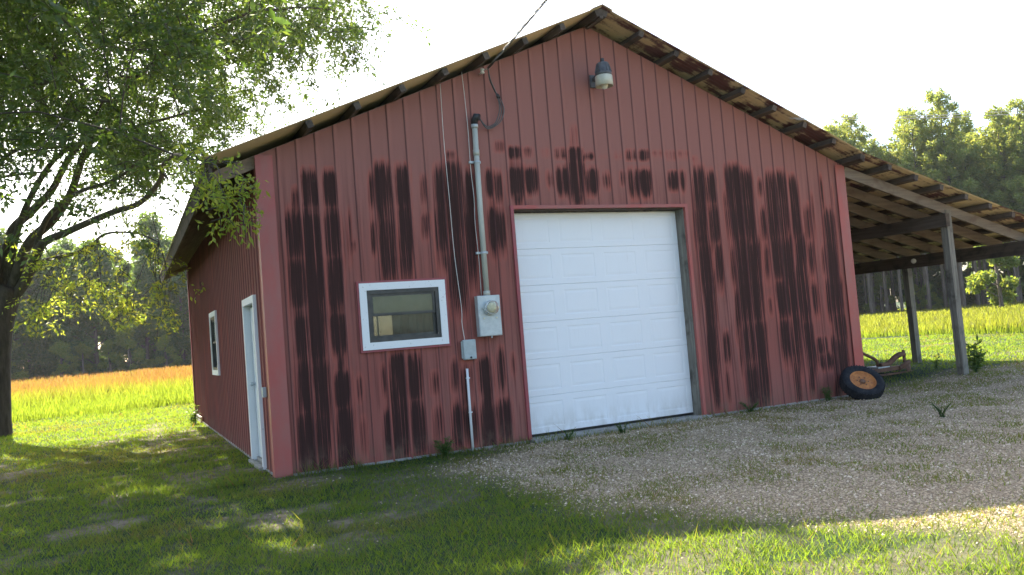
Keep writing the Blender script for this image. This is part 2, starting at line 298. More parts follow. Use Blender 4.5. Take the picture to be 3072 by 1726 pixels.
LOBES_IN=[(2.1,12.9,8.6,0.8),(2.8,6.3,8.4,1.1),(-3.1,8.1,6.1,0.7),(0.8,8.4,9.1,1.0),(-3.2,8.8,8.1,0.8),(-2.1,12.9,6.3,0.9),(-1.7,2.9,6.3,1.2),(-2.4,12.5,9.0,1.0),(0.9,6.0,7.1,0.8),(1.6,9.6,8.9,1.0),(0.8,7.5,8.0,1.2),(-0.6,13.2,8.8,0.7),(0.4,11.3,7.8,0.9),(-3.4,7.3,7.0,0.7),(-2.2,12.1,7.6,0.7),(-2.2,3.8,5.4,1.0),(-3.8,14.6,9.3,1.3),(-1.1,7.4,8.3,1.2),(-2.2,10.4,8.0,1.1),(-3.4,4.7,4.9,0.7),(2.4,10.5,9.4,0.8),(-3.4,9.3,7.2,0.9),(-2.4,7.4,8.2,0.7),(0.9,13.8,10.6,1.2),(1.0,13.7,7.7,0.9),(1.2,6.9,8.8,0.8),(-0.2,9.8,9.7,1.3),(-0.7,13.0,6.5,1.2),(0.8,15.5,9.9,0.8),(-1.4,6.9,5.6,0.7),(1.9,7.9,8.2,0.7),(1.4,15.5,8.7,0.9),(-2.0,3.9,7.2,0.7),(-1.2,10.0,6.6,0.8),(-0.1,14.5,6.8,1.0),(-0.4,14.1,9.9,1.3),(-2.1,15.3,10.7,1.1),(0.9,4.7,7.3,0.8),(-2.9,6.1,7.9,0.9),(-0.4,8.6,9.1,0.8),(-3.9,11.2,7.6,1.0),(1.7,11.7,11.0,0.9),(-3.9,13.5,10.7,1.0),(-1.2,1.4,5.4,0.9),(1.2,11.6,9.3,0.7),(-3.8,15.1,10.9,0.8),(-1.5,15.3,11.7,1.0),(-2.2,6.8,7.2,0.7),(-0.9,9.8,8.4,1.2),(2.2,11.3,9.8,0.7),(-1.3,9.1,6.0,0.9),(-1.7,11.2,10.1,1.0),(-2.1,5.2,7.0,1.1),(0.5,14.2,8.4,1.3),(-2.2,6.5,8.1,0.7),(-0.2,14.6,11.8,1.2),(1.9,12.9,11.4,0.9),(-2.9,2.8,4.7,1.2),(3.2,9.8,9.3,1.1),(-1.4,14.6,7.0,0.8),(-2.7,15.7,9.1,1.2),(0.2,15.6,10.8,0.7),(-1.1,4.4,4.8,1.0),(-2.7,11.4,7.6,1.0),(-2.3,1.3,4.5,1.2),(1.8,8.9,8.1,0.8),(3.2,11.4,10.9,0.7),(-0.4,11.7,6.7,1.2),(-0.1,10.8,8.6,0.9),(-2.9,15.0,9.9,0.9),(-3.8,12.8,9.5,1.0),(-0.5,11.8,10.2,0.9),(3.0,8.7,9.1,1.1),(-0.4,4.0,6.6,0.7),(-3.8,15.9,11.8,0.8),(-1.1,10.9,9.3,0.7),(-0.4,5.1,5.4,0.8),(2.3,7.3,9.0,0.8),(-3.6,14.3,8.0,1.1),(-3.6,11.3,9.1,0.7),(4.0,11.0,11.0,1.1),(-2.7,7.9,6.9,0.7),(-1.6,13.7,11.0,0.8),(2.3,13.9,10.2,1.3),(-1.1,13.4,7.4,0.9),(-1.2,14.4,8.7,0.9),(-4.2,11.7,6.8,0.8),(-1.1,6.7,7.0,1.2),(1.8,11.8,8.1,1.1),(-0.4,5.0,6.6,1.2),(2.3,5.1,7.5,1.0),(-1.3,8.1,5.3,0.9),(-2.4,9.6,9.4,0.7),(-1.7,4.6,5.5,0.8),(1.4,13.7,9.2,1.0),(-0.3,15.8,8.9,1.0),(0.4,10.7,6.8,0.8),(-0.5,2.1,5.9,0.8)]
LOBES_OUT=[(-7.9,7.0,12.8,1.2),(-8.0,14.3,11.8,0.7),(-4.4,3.3,6.9,1.2),(-6.5,2.4,10.3,0.9),(-5.6,15.2,7.6,1.3),(-2.3,3.8,10.7,1.1),(-10.1,11.1,9.7,0.9),(-5.3,11.4,9.5,1.3),(-9.3,11.4,11.6,0.9),(-2.3,7.7,12.6,0.9),(-5.0,0.0,7.8,1.1),(-8.6,5.5,12.4,1.2),(-3.6,7.3,10.0,1.2),(-6.1,12.7,7.6,1.0),(-4.7,10.9,11.1,1.3),(-5.4,11.3,7.1,1.2),(-8.0,13.9,8.5,1.1),(-2.6,5.1,8.4,0.7),(-1.2,4.0,9.0,1.1),(-7.6,3.1,6.9,0.7),(-4.7,9.6,12.8,1.2),(-7.8,9.8,12.3,0.7),(-5.4,14.1,7.8,0.9),(-5.7,1.0,6.5,0.8),(-10.9,8.7,8.0,0.7),(-4.6,6.2,10.1,1.2),(-9.6,12.5,8.3,1.0),(-7.6,5.5,11.4,0.9),(-0.5,3.0,7.4,0.7),(-1.8,3.3,12.8,0.9),(-7.4,4.9,8.6,0.7),(-1.8,1.4,10.2,1.0),(-6.9,4.1,5.4,1.2),(0.8,11.9,12.1,1.0),(-8.3,10.6,11.4,1.3),(-7.8,10.4,9.2,1.3),(-4.1,2.7,10.4,1.2),(-6.6,7.8,7.8,0.8),(-2.9,2.4,12.5,1.2),(-4.0,1.7,4.3,1.1),(-8.6,15.3,9.1,1.0),(-8.2,7.3,5.4,0.8),(-9.5,6.5,7.6,0.8),(-9.0,13.4,7.2,0.8),(-5.3,8.3,9.5,0.9),(-3.9,7.2,8.0,0.8),(-3.5,9.6,10.0,0.8),(-7.5,7.3,10.5,0.9),(-8.9,8.1,12.5,0.8),(-2.9,12.5,11.8,1.2),(-1.1,5.0,9.1,0.8),(-5.0,14.4,9.4,1.0),(-6.9,8.8,9.4,0.9),(0.8,9.4,11.2,0.8),(-5.8,9.3,11.7,1.0),(-7.2,4.2,10.9,1.0),(-3.6,0.7,5.0,0.7),(-4.8,12.2,8.2,1.1),(1.7,9.9,11.1,1.3),(-7.0,9.2,6.0,0.9),(-5.9,10.7,8.7,1.2),(-5.5,15.9,9.1,1.0),(-3.8,1.9,8.1,1.0),(-1.5,6.9,10.4,0.8),(-7.1,3.9,9.0,1.0),(-5.0,0.9,8.8,0.9),(-7.0,7.0,8.2,1.2),(-2.1,9.5,11.3,1.2),(-7.4,5.8,13.0,1.2),(-2.5,5.1,12.1,0.8),(-3.9,9.5,10.9,1.1),(-9.0,8.9,10.4,1.3),(-6.7,3.8,12.2,1.1),(0.2,8.8,10.6,1.1),(-6.7,13.0,9.9,1.1),(-7.5,12.2,10.3,0.9),(-8.7,11.1,7.4,1.3),(-7.3,9.7,9.9,0.7),(-0.6,10.0,11.8,0.8),(-9.6,8.7,11.7,0.7),(-4.6,13.2,11.1,1.0),(-7.7,8.6,5.9,0.7),(-5.8,3.2,7.9,0.9),(-3.9,5.5,11.5,0.8),(-4.9,13.2,7.5,1.1),(-5.0,7.4,11.7,0.9),(-10.4,10.8,11.2,1.1),(-7.2,11.3,6.0,1.2),(-6.2,14.3,6.8,1.2),(-5.4,5.9,8.0,0.9),(-4.6,12.1,6.8,0.8),(-4.8,9.3,9.1,0.7),(-2.0,6.7,11.4,1.2),(-6.7,6.5,10.4,0.9),(-4.4,8.1,7.8,0.7),(-1.4,0.1,9.7,0.8),(-5.0,14.4,12.6,0.8),(-6.2,3.2,5.9,1.1),(-6.8,11.7,6.9,0.7),(-2.8,13.1,13.0,1.1),(-5.1,15.4,10.7,0.9),(-8.4,11.5,10.0,1.0),(-2.8,1.4,9.1,1.3),(-0.6,9.1,9.9,0.9),(-3.8,11.8,11.9,0.9),(-1.6,6.7,12.6,0.7),(-1.8,13.4,12.1,0.7),(-4.1,1.4,5.7,1.1),(-8.1,9.5,5.9,1.3),(-2.2,4.4,9.6,0.9),(-5.8,4.9,10.8,0.8),(-5.9,4.4,9.6,0.8),(-4.6,4.7,11.7,1.1),(-1.6,3.0,8.5,1.1),(-4.6,4.0,8.6,0.9),(-1.6,1.6,9.0,1.2),(-2.4,5.9,10.6,1.0),(-1.1,0.0,8.5,0.7),(-2.2,3.8,11.6,0.8),(-3.0,0.6,8.2,0.8),(-4.0,2.6,8.6,0.8),(-1.5,5.5,12.0,0.9),(-4.6,4.0,9.9,1.0),(-3.6,4.2,10.7,0.9),(-1.2,-0.9,6.9,1.1),(-3.1,3.5,8.0,1.1),(-4.4,5.6,8.6,0.8),(-5.8,1.5,7.6,1.2),(-5.0,4.1,7.6,1.2),(-6.8,5.4,11.0,0.8),(-3.5,6.1,11.0,1.1),(-2.3,0.8,7.5,0.7),(-6.5,4.5,7.5,0.7),(-3.9,3.4,9.2,0.7),(-2.4,2.3,7.6,0.8),(-6.3,5.9,9.2,0.9),(-3.9,5.0,8.4,0.9),(-6.2,4.9,8.7,0.9),(-6.7,5.4,10.1,1.1),(-6.2,0.7,8.5,1.2),(-1.2,1.5,7.7,0.9),(-5.6,3.6,11.7,1.1),(-3.9,-0.3,7.4,1.2),(-4.6,2.0,7.1,1.0),(-1.7,2.5,10.9,0.8),(-6.3,3.5,9.8,0.7),(-5.6,6.5,9.7,0.9),(-3.4,3.6,10.0,0.8),(-6.2,4.8,11.7,0.9),(-5.3,3.0,8.5,0.7),(-2.5,4.3,8.7,1.1),(-2.7,-0.5,6.9,1.1)]
STAINS=[(0.58,3.50,0.59,3.11,0.13,1),(0.83,3.49,0.82,3.12,0.12,1),(0.41,3.31,0.40,3.03,0.04,0.7),(0.39,3.02,0.38,2.51,0.14,1),(0.56,3.04,0.56,2.50,0.18,1),(0.82,3.02,0.81,2.51,0.14,1),(0.39,2.46,0.38,1.92,0.15,1),(0.57,2.54,0.55,1.91,0.19,1),(0.83,2.51,0.81,1.91,0.13,1),(1.03,3.01,1.01,2.50,0.02,0.5),(1.08,2.70,1.08,2.57,0.03,0.5),(1.34,3.48,1.33,3.11,0.04,0.7),(1.33,2.90,1.32,2.56,0.04,0.7),(0.29,3.00,0.27,1.87,0.02,0.6),(0.38,1.82,0.37,1.34,0.12,1),(0.56,2.00,0.54,1.27,0.17,1),(0.81,1.80,0.81,1.38,0.13,1),(0.80,1.98,0.80,1.81,0.09,0.8),(0.38,1.37,0.38,1.25,0.09,0.8),(0.39,1.28,0.37,0.70,0.12,1),(0.56,1.26,0.51,0.08,0.17,1),(0.82,1.39,0.81,1.12,0.04,0.8),(0.82,1.09,0.81,0.70,0.14,1),(0.83,0.71,0.79,0.01,0.15,1),(0.37,0.70,0.35,0.07,0.16,1),(1.02,1.04,1.01,0.79,0.04,0.55),(1.03,0.54,1.02,0.11,0.06,0.4),(1.32,1.14,1.31,0.81,0.03,0.6),(1.32,0.54,1.32,0.15,0.06,0.6),(0.29,1.58,0.27,0.57,0.02,0.5),(1.49,3.57,1.49,2.95,0.17,1),(1.50,2.98,1.48,2.28,0.15,1),(1.74,3.55,1.73,3.09,0.14,1),(1.74,3.12,1.70,2.30,0.13,1),(1.34,3.48,1.32,3.12,0.04,0.7),(1.33,2.91,1.31,2.56,0.04,0.8),(2.02,3.47,2.00,3.16,0.05,0.6),(2.01,3.00,1.99,2.72,0.07,0.65),(2.41,3.61,2.40,2.64,0.21,1),(2.39,2.71,2.37,1.90,0.19,1),(2.25,3.55,2.21,2.50,0.14,0.9),(2.24,2.50,2.24,2.29,0.05,0.7),(2.64,3.50,2.58,2.14,0.10,0.85),(2.41,3.82,2.41,3.73,0.10,0.5),(2.93,3.54,2.92,3.26,0.08,0.85),(3.05,3.51,3.04,3.17,0.07,0.7),(2.93,3.02,2.92,2.53,0.10,0.9),(3.04,2.99,3.03,2.53,0.08,0.8),(3.12,3.94,3.11,3.83,0.13,0.45),(3.33,3.88,3.32,3.73,0.15,0.7),(3.53,3.86,3.53,3.78,0.09,0.5),(3.79,3.85,3.80,3.78,0.13,0.25),(4.02,3.85,4.03,3.76,0.15,0.6),(4.25,3.88,4.24,3.68,0.15,0.95),(4.47,3.83,4.46,3.74,0.12,0.7),(4.69,3.83,4.69,3.78,0.13,0.25),(4.93,3.84,4.93,3.78,0.14,0.3),(5.17,3.85,5.16,3.75,0.14,0.8),(5.39,3.86,5.38,3.75,0.12,0.8),(5.62,3.86,5.63,3.79,0.15,0.3),(5.85,3.85,5.86,3.78,0.15,0.45),(6.07,3.85,6.08,3.79,0.17,0.5),(6.27,3.81,6.27,3.77,0.09,0.3),(3.33,3.58,3.31,3.26,0.19,1),(3.32,3.26,3.31,3.10,0.08,0.75),(3.56,3.57,3.54,3.30,0.13,0.95),(3.82,3.54,3.83,3.36,0.07,0.55),(4.03,3.58,4.02,3.29,0.16,1),(4.24,3.68,4.21,3.26,0.20,1),(4.24,3.27,4.23,3.09,0.10,0.8),(4.50,3.57,4.48,3.29,0.14,0.95),(4.72,3.53,4.72,3.35,0.10,0.55),(5.01,3.56,5.00,3.39,0.09,0.5),(5.18,3.56,5.16,3.26,0.17,1),(5.39,3.56,5.37,3.27,0.13,1),(5.87,3.55,5.86,3.34,0.16,0.95),(6.04,3.57,6.02,3.33,0.07,0.75),(4.26,4.19,4.24,3.88,0.07,0.3),(6.32,3.58,6.26,2.59,0.18,1),(6.55,3.53,6.53,3.11,0.13,0.95),(6.54,3.04,6.51,2.53,0.14,0.95),(6.97,3.62,6.98,2.58,0.25,1),(7.21,3.55,7.18,2.53,0.17,1),(6.80,3.23,6.81,2.61,0.10,0.5),(7.48,3.46,7.45,3.22,0.08,0.5),(7.47,3.00,7.45,2.57,0.08,0.7),(7.69,3.52,7.63,2.56,0.18,1),(7.88,3.53,7.83,2.56,0.20,1),(8.14,3.46,8.12,2.55,0.14,0.95),(8.37,3.03,8.36,2.54,0.10,0.7),(8.72,3.47,8.73,2.96,0.03,0.8),(8.94,3.35,8.93,2.96,0.03,0.7),(8.83,2.94,8.79,1.64,0.20,1),(8.50,3.19,8.48,2.54,0.03,0.6),(6.30,2.50,6.29,1.77,0.17,1),(6.28,2.62,6.29,2.47,0.15,0.9),(6.56,2.47,6.53,1.92,0.09,0.9),(7.02,2.58,7.01,1.73,0.25,1),(7.26,2.52,7.22,1.72,0.15,1),(7.48,2.44,7.45,1.96,0.08,0.6),(7.71,2.56,7.69,1.96,0.22,1),(7.89,2.55,7.84,1.69,0.18,1),(8.18,2.55,8.12,1.68,0.16,1),(8.38,2.45,8.37,2.01,0.10,0.7),(6.85,2.46,6.81,1.91,0.11,0.6),(8.67,2.37,8.64,1.98,0.11,0.6),(6.33,2.07,6.29,0.58,0.15,1),(6.28,0.58,6.28,0.11,0.09,0.8),(6.98,2.04,6.97,1.27,0.21,1),(6.97,1.27,6.97,0.67,0.21,1),(6.97,0.67,6.97,0.03,0.21,1),(7.23,2.03,7.20,1.29,0.16,1),(7.22,1.29,7.15,0.07,0.17,1),(6.85,1.77,6.80,1.13,0.10,0.7),(6.83,1.13,6.81,0.59,0.08,0.6),(6.55,1.14,6.54,0.75,0.08,0.8),(6.51,0.62,6.51,0.17,0.06,0.5),(7.71,1.85,7.75,1.38,0.24,1),(7.68,1.29,7.69,0.71,0.18,0.8),(7.98,2.00,7.96,1.40,0.16,1),(7.94,1.37,7.90,0.58,0.16,0.9),(7.84,0.59,7.84,-0.00,0.09,0.8),(8.16,1.99,8.13,1.23,0.17,1),(8.15,1.23,8.15,0.56,0.17,1),(8.15,0.56,8.11,0.13,0.08,0.8),(8.37,1.79,8.38,1.37,0.11,0.7),(8.41,0.94,8.40,0.71,0.17,0.85),(8.42,0.71,8.50,0.48,0.27,0.75),(8.79,1.86,8.76,1.31,0.28,1),(8.82,1.31,8.83,0.90,0.20,1),(8.77,0.91,8.78,0.34,0.26,1),(8.73,0.43,8.64,-0.04,0.13,0.8),(7.44,1.63,7.45,1.40,0.06,0.5),(1.50,1.24,1.47,0.07,0.16,1),(1.72,1.22,1.70,0.71,0.13,1),(1.71,0.66,1.71,0.10,0.13,1),(1.97,1.00,1.96,0.76,0.08,0.5),(1.98,0.57,1.96,0.16,0.10,0.5),(2.25,1.12,2.23,0.78,0.07,0.7),(2.25,0.56,2.22,0.08,0.12,0.8),(2.40,1.03,2.36,0.55,0.12,0.7),(2.40,0.52,2.41,0.11,0.15,0.8),(2.65,1.10,2.66,0.71,0.15,1),(2.68,0.76,2.65,0.49,0.10,1),(2.66,0.51,2.64,0.03,0.17,1),(2.89,1.19,2.87,0.72,0.07,0.75),(2.89,0.53,2.88,0.07,0.15,0.9),(3.06,1.15,3.06,0.90,0.05,0.4),(1.32,0.57,1.31,0.09,0.06,0.9)]
# ------------------------------------------------------------------ dimensions of the barn (front wall on y = 0)
W, D, HE, SL = 9.2, 11.85, 3.72, 0.4167
XR = W/2; HR = HE + SL*XR
RIB = 0.2286
DX0, DX1, DZ = 3.226, 5.994, 3.05
WIN = (1.08, 2.1786, 1.353, 2.1605)
def gable(x): return HE + SL*(XR - abs(x-XR)) if True else 0
barn = empty('barn'); tag(barn, 'red ribbed metal pole barn with dark streaks and a lean-to', 'barn')
STAIN_A = np.array(STAINS)
def stain_at(x, z):
    v = np.zeros_like(x)
    for x0, z0, x1, z1, w_, a in STAIN_A:
        zt, zb = max(z0, z1), min(z0, z1); t = np.clip((zt-z)/max(zt-zb, .01), -.5, 1.5); cx = x0+(x1-x0)*t
        hw = w_/2*1.26+.004
        dx = np.abs(x-cx); e = 1-sstep(hw*.62-.008, hw*1.18+.030, dx)
        L = max(zt-zb, .01); ft = min(.26, L*.5); fb = min(.60, L*.75)
        e = e*(1-sstep(-ft*.5, ft*.75, z-zt))*sstep(-fb*.75, fb*.5, z-zb)
        v = np.maximum(v, e*a*(1.0+.32*a))
    for zg in (.67, 1.28, 1.89, 2.49, 3.07):
        v = v*(1-.16*np.exp(-((z-zg-.03*np.sin(x*9))/.055)**2))
    return v
def wall(axis, fixed, sign, length, top, openings, mat, detail, z0=0.0):
    """ribbed sheet wall as one object for every strip between two ribs"""
    k = int(math.ceil(length/RIB)); prof0 = [(-.018, 0), (-.008, .014), (.008, .014), (.018, 0)]
    for i in range(0, k+1):
        xs = [(i*RIB+a, d) for a, d in prof0] + ([(i*RIB+.055, 0), (i*RIB+.085, 0), (i*RIB+.115, 0), (i*RIB+.145, 0), (i*RIB+.172, 0)] if detail else []) + [((i+1)*RIB-.018, 0)]
        xs = [(min(max(a, 0.0), length), d) for a, d in xs]
        edges = [e for o_ in openings for e in o_[:2]]
        for e in edges:
            if xs[0][0] < e < xs[-1][0]:
                for q in range(len(xs)-1):
                    if xs[q][0] <= e <= xs[q+1][0] and xs[q+1][0] > xs[q][0]:
                        t = (e-xs[q][0])/(xs[q+1][0]-xs[q][0]); dd = xs[q][1]+t*(xs[q+1][1]-xs[q][1]); xs.insert(q+1, (e, dd)); break
        u = []
        for a in xs:
            if not u or a[0]-u[-1][0] > 1e-4: u.append(a)
        xs = u
        if len(xs) < 2: continue
        zt = max(top(a[0]) for a in xs)
        zs = {z0, zt}
        for o_ in openings:
            if o_[0] < xs[-1][0] and o_[1] > xs[0][0]: zs |= {o_[2], o_[3]}
        if detail: zs |= set(np.arange(.1, min(zt, 4.75), .075).round(3))
        for a in xs: zs.add(top(a[0])) if False else None
        zs = sorted(q for q in zs if z0 <= q <= zt)
        nx, nz = len(xs), len(zs)
        V = []
        for a, d in xs:
            for z in zs:
                zz = min(z, top(a))
                V.append((a, fixed+sign*d, zz) if axis == 0 else (fixed+sign*d, a, zz))
        F = []
        for q in range(nx-1):
            for j in range(nz-1):
                xm = (xs[q][0]+xs[q+1][0])/2; zm = (zs[j]+zs[j+1])/2
                if zs[j] >= min(top(xs[q][0]), 99) and zs[j] >= top(xs[q+1][0]): continue
                if any(o_[0] < xm < o_[1] and o_[2] < zm < o_[3] for o_ in openings): continue
                F.append((q*nz+j, (q+1)*nz+j, (q+1)*nz+j+1, q*nz+j+1))
        if not F: continue
        V = np.array(V); mesh_strip(V, F, nz, xs, zs, openings, mat, detail)
def mesh_strip(V, F, nz, xs, zs, openings, mat, detail):
    cut = [o_ for o_ in openings if o_[0] <= xs[0][0]+1e-4 and o_[1] >= xs[-1][0]-1e-4 and o_[2] > .1]
    zc = [(zs[f[0] % nz]+zs[f[3] % nz])/2 for f in F]; A = V
    parts = [[f for f, z in zip(F, zc) if z < cut[0][2]], [f for f, z in zip(F, zc) if z > cut[0][3]]] if cut else [F]
    for F in parts:
        V = A
        used_ = np.unique(np.array(F)); re_ = np.zeros(len(V), int); re_[used_] = np.arange(len(used_)); F = re_[np.array(F)]; V = V[used_]
        sa = stain_at(V[:, 0], V[:, 2])*np.where(V[:, 1] < -.01, .62, 1.0) if detail else np.zeros(len(V))
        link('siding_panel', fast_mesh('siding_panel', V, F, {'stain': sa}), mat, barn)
SD = (0.88, 1.80, -.05, 2.06)          # side door opening (y0,y1,z0,z1)
SW = (5.60, 6.58, 1.16, 2.16)          # side window
BW = (4.35, 5.05, 1.45, 2.15)          # back window
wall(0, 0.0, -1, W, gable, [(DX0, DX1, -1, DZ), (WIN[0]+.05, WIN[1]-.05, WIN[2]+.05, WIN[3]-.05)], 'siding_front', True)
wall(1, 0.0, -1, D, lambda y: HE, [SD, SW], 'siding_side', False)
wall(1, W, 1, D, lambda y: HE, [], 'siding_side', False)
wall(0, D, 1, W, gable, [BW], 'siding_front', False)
# corner trims (L section), door and window edge trims
for (x0, x1, y0, y1) in ((-.026, .165, -.030, -.022), (W-.165, W+.026, -.030, -.022)):
    t = MB(); t.box(x0, x1, y0, y1, .0, HE-.01)
    if x0 < 0: t.box(-.034, -.026, -.030, .11, .0, HE-.01)
    else: t.box(W+.026, W+.034, -.030, .11, .0, HE-.01)
    t.build('corner_trim', 'trim_red', barn)
t = MB(); t.box(-.034, -.024, D-.11, D+.028, 0, HE-.02); t.box(-.034, .12, D+.020, D+.028, 0, HE-.02); t.build('corner_trim', 'trim_red', barn)
t = MB(); t.box(DX0-.045, DX0, -.032, .02, .02, DZ+.045); t.build('door_trim', 'trim_dark_red', barn)
t = MB(); t.box(DX1, DX1+.045, -.032, .02, .02, DZ+.045); t.build('door_trim', 'trim_red', barn)
t = MB(); t.box(DX0, DX1, -.032, .02, DZ, DZ+.045); t.build('door_trim', 'trim_red', barn)
t = MB(); t.box(DX0-.05, DX0+.012, .021, .20, .0, DZ+.06); t.build('door_jamb', 'wood_grey_post', barn)
t = MB(); t.box(DX1-.012, DX1+.06, .021, .20, .0, DZ+.06); t.build('door_jamb', 'wood_grey_post', barn)
t = MB(); t.box(DX0+.012, DX1-.012, .021, .20, DZ-.014, DZ+.06); t.build('door_header', 'wood_dark_y', barn)
# slab, threshold, skirting board
t = MB(); t.box(-.012, W+.02, -.010, D+.02, -.35, .016); t.build('foundation', 'concrete', barn)
t = MB(); t.box(DX0-.02, DX1+.05, -.16, -.013, -.2, .028, .012); t.build('threshold', 'concrete', barn)
t = MB(); t.box(-.075, -.036, 9.7, D+.05, -.05, .13); t.build('skirting_board', 'wood_pale_y', barn)
t = MB(); t.box(-.085, -.022, SD[0]-.05, SD[1]+.05, -.2, .030, .008); t.build('door_step', 'concrete', barn)
# garage door: six sections, each with four pressed panels
gd = MB(); gd.box(DX0+.014, DX1-.014, .212, .235, .036, .052); gd = gd.build('garage_door', 'black_plastic', barn)
def door_section(z0, z1):
    b = MB(); x0, x1 = DX0+.013, DX1-.013; n = 4; pw = (x1-x0)/n; yf = .203
    xs = [x0]
    for i in range(n): xs += [x0+i*pw+pw*.11, x0+(i+1)*pw-pw*.11]
    xs.append(x1); hz = z1-z0; zs = [z0+.006, z0+hz*.16, z1-hz*.16, z1-.006]
    for i in range(len(xs)-1):
        for j in range(3):
            a, c_, d, e = xs[i], xs[i+1], zs[j], zs[j+1]
            if i % 2 == 1 and j == 1:
                rings = [(0, 0), (.010, .0035), (.024, .0035), (.050, .001)]
                pr = None
                for ins, dep in rings:
                    q = [(a+ins, yf+dep, d+ins), (c_-ins, yf+dep, d+ins), (c_-ins, yf+dep, e-ins), (a+ins, yf+dep, e-ins)]
                    if pr:
                        b.add(pr+q, [(k, (k+1) % 4, 4+(k+1) % 4, 4+k) for k in range(4)])
                    pr = q
                b.add(pr, [(0, 1, 2, 3)])
            else: b.add([(a, yf, d), (c_, yf, d), (c_, yf, e), (a, yf, e)], [(0, 1, 2, 3)])
    zb, ztp = zs[0], zs[-1]
    b.add([(x0, yf, ztp), (x1, yf, ztp), (x1, yf+.012, ztp+.006), (x0, yf+.012, ztp+.006), (x0, yf, zb), (x1, yf, zb), (x1, yf+.012, zb-.006), (x0, yf+.012, zb-.006)], [(0, 1, 2, 3), (7, 6, 5, 4)])
    b.add([(x0, yf+.04, z0), (x1, yf+.04, z0), (x1, yf+.04, z1), (x0, yf+.04, z1)], [(0, 1, 2, 3)])
    return b
nsec = 6; zz = [.05 + (DZ-.02-.05)*i/nsec for i in range(nsec+1)]
for i in range(nsec): door_section(zz[i], zz[i+1]).build('door_section', 'door_white', gd)
# ---- windows
def rect_ring(b, ax, f0, f1, s0, s1, z0, z1, wd):
    """four butted bars round a rectangle; ax 0: wall along x (depth = y), 1: wall along y (depth = x)"""
    parts = [(s0, s0+wd, z0+wd, z1-wd), (s1-wd, s1, z0+wd, z1-wd), (s0, s1, z0, z0+wd), (s0, s1, z1-wd, z1)]
    for a, c_, d, e in parts:
        if ax == 0: b.box(a, c_, f0, f1, d, e)
        else: b.box(f0, f1, a, c_, d, e)
    return b
def wbox(b, ax, f0, f1, s0, s1, z0, z1): return b.box(s0, s1, f0, f1, z0, z1) if ax == 0 else b.box(f0, f1, s0, s1, z0, z1)
def window(ax, out, s0, s1, z0, z1, cas, trim=True, reflection=False):
    """out = -1 outward negative direction of depth axis"""
    o_ = lambda d: sorted((out*d[0], out*d[1]))
    fr_ = wbox  # noqa
    F0 = o_((.0, .045))
    wroot = MB(); rect_ring(wroot, ax, *o_((-.05, .030)), s0+cas-.004, s1-cas+.004, z0+cas-.004, z1-cas+.004, .05); wroot = wroot.build('window', 'dark_bronze', barn)
    for (a, c_, d, e) in ((s0, s0+cas, z0+cas, z1-cas), (s1-cas, s1, z0+cas, z1-cas), (s0, s1, z0, z0+cas), (s0, s1, z1-cas, z1)):
        b = MB(); wbox(b, ax, *F0, a, c_, d, e); b.build('casing_board', 'white_paint', wroot)
    if trim:
        b = MB(); rect_ring(b, ax, *o_((.0, .034)), s0-.025, s1+.025, z0-.028, z1+.025, .025); b.build('edge_trim', 'trim_dark_red', wroot)
    a0, a1, b0, b1 = s0+cas+.046, s1-cas-.046, z0+cas+.046, z1-cas-.046; zm = b0+(b1-b0)*.52
    for (q0, q1, dep) in ((zm-.012, b1, .012), (b0, zm+.028, -.018)):
        b = MB(); rect_ring(b, ax, *o_((dep-.022, dep)), a0, a1, q0, q1, .032); b.build('sash_frame', 'dark_bronze', wroot)
        b = MB(); wbox(b, ax, *o_((dep-.013, dep-.009)), a0+.03, a1-.03, q0+.03, q1-.03); b.build('pane', 'glass', wroot)
    if reflection:
        b = MB(); wbox(b, ax, *o_((-.075, -.070)), a0, a1, zm+.02, b1); b.build('reflection_panel', 'olive_reflection', wroot)  # added olive panel standing in for trees mirrored in the upper pane
    return wroot
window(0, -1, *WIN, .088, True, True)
wl = window(1, -1, SW[0]-.07, SW[1]+.07, SW[2]-.07, SW[3]+.07, .09, False)
b = MB(); b.box(BW[0]-.06, BW[1]+.06, D+.002, D+.03, BW[2]-.06, BW[2]); b.box(BW[0]-.06, BW[1]+.06, D+.002, D+.03, BW[3], BW[3]+.06); b.box(BW[0]+.28, BW[0]+.32, D-.02, D+.02, BW[2], BW[3]); bwin = b.build('window', 'white_paint', barn)
b = MB(); b.box(BW[0], BW[1], D-.004, D, BW[2], BW[3]); b.build('pane', 'dimmed_glass', bwin)
# ---- side door
sdoor = MB(); sdoor.box(.050, .09, SD[0]+.03, SD[1]-.03, .06, SD[3]-.03); sdoor = sdoor.build('side_door', 'door_grey_white', barn)
b = MB(); b.box(.040, .0495, SD[0]+.14, SD[1]-.14, 1.15, 1.85, .004); b.build('raised_panel', 'door_grey_white', sdoor)
b = MB(); b.box(.040, .0495, SD[0]+.14, SD[1]-.14, .25, .95, .004); b.build('raised_panel', 'door_grey_white', sdoor)
b = MB(); b.lathe([(.0, -.065), (.022, -.062), (.028, -.045), (.018, -.028), (.012, -.005), (.026, -.003), (.026, 0)], (.0495, SD[1]-.10, 1.02), (1, 0, 0), 14); b.build('door_knob', 'galv_grey', sdoor)
b = MB(); b.box(-.040, .10, SD[0]-.075, SD[0], .0, SD[3]); b.box(-.040, .10, SD[1], SD[1]+.075, .0, SD[3]); b.build('door_casing', 'white_paint', barn)
b = MB(); b.box(-.040, .10, SD[0]-.075, SD[1]+.075, SD[3], SD[3]+.09); b.build('door_casing', 'white_paint', barn)
b = MB(); b.box(-.060, -.016, .33, .42, .90, 1.02, .006); b.build('wall_outlet', 'galv_grey', barn)
b = MB(); b.box(.02, .10, SD[0], SD[1], .018, .058); b.build('door_sill', 'concrete', barn)
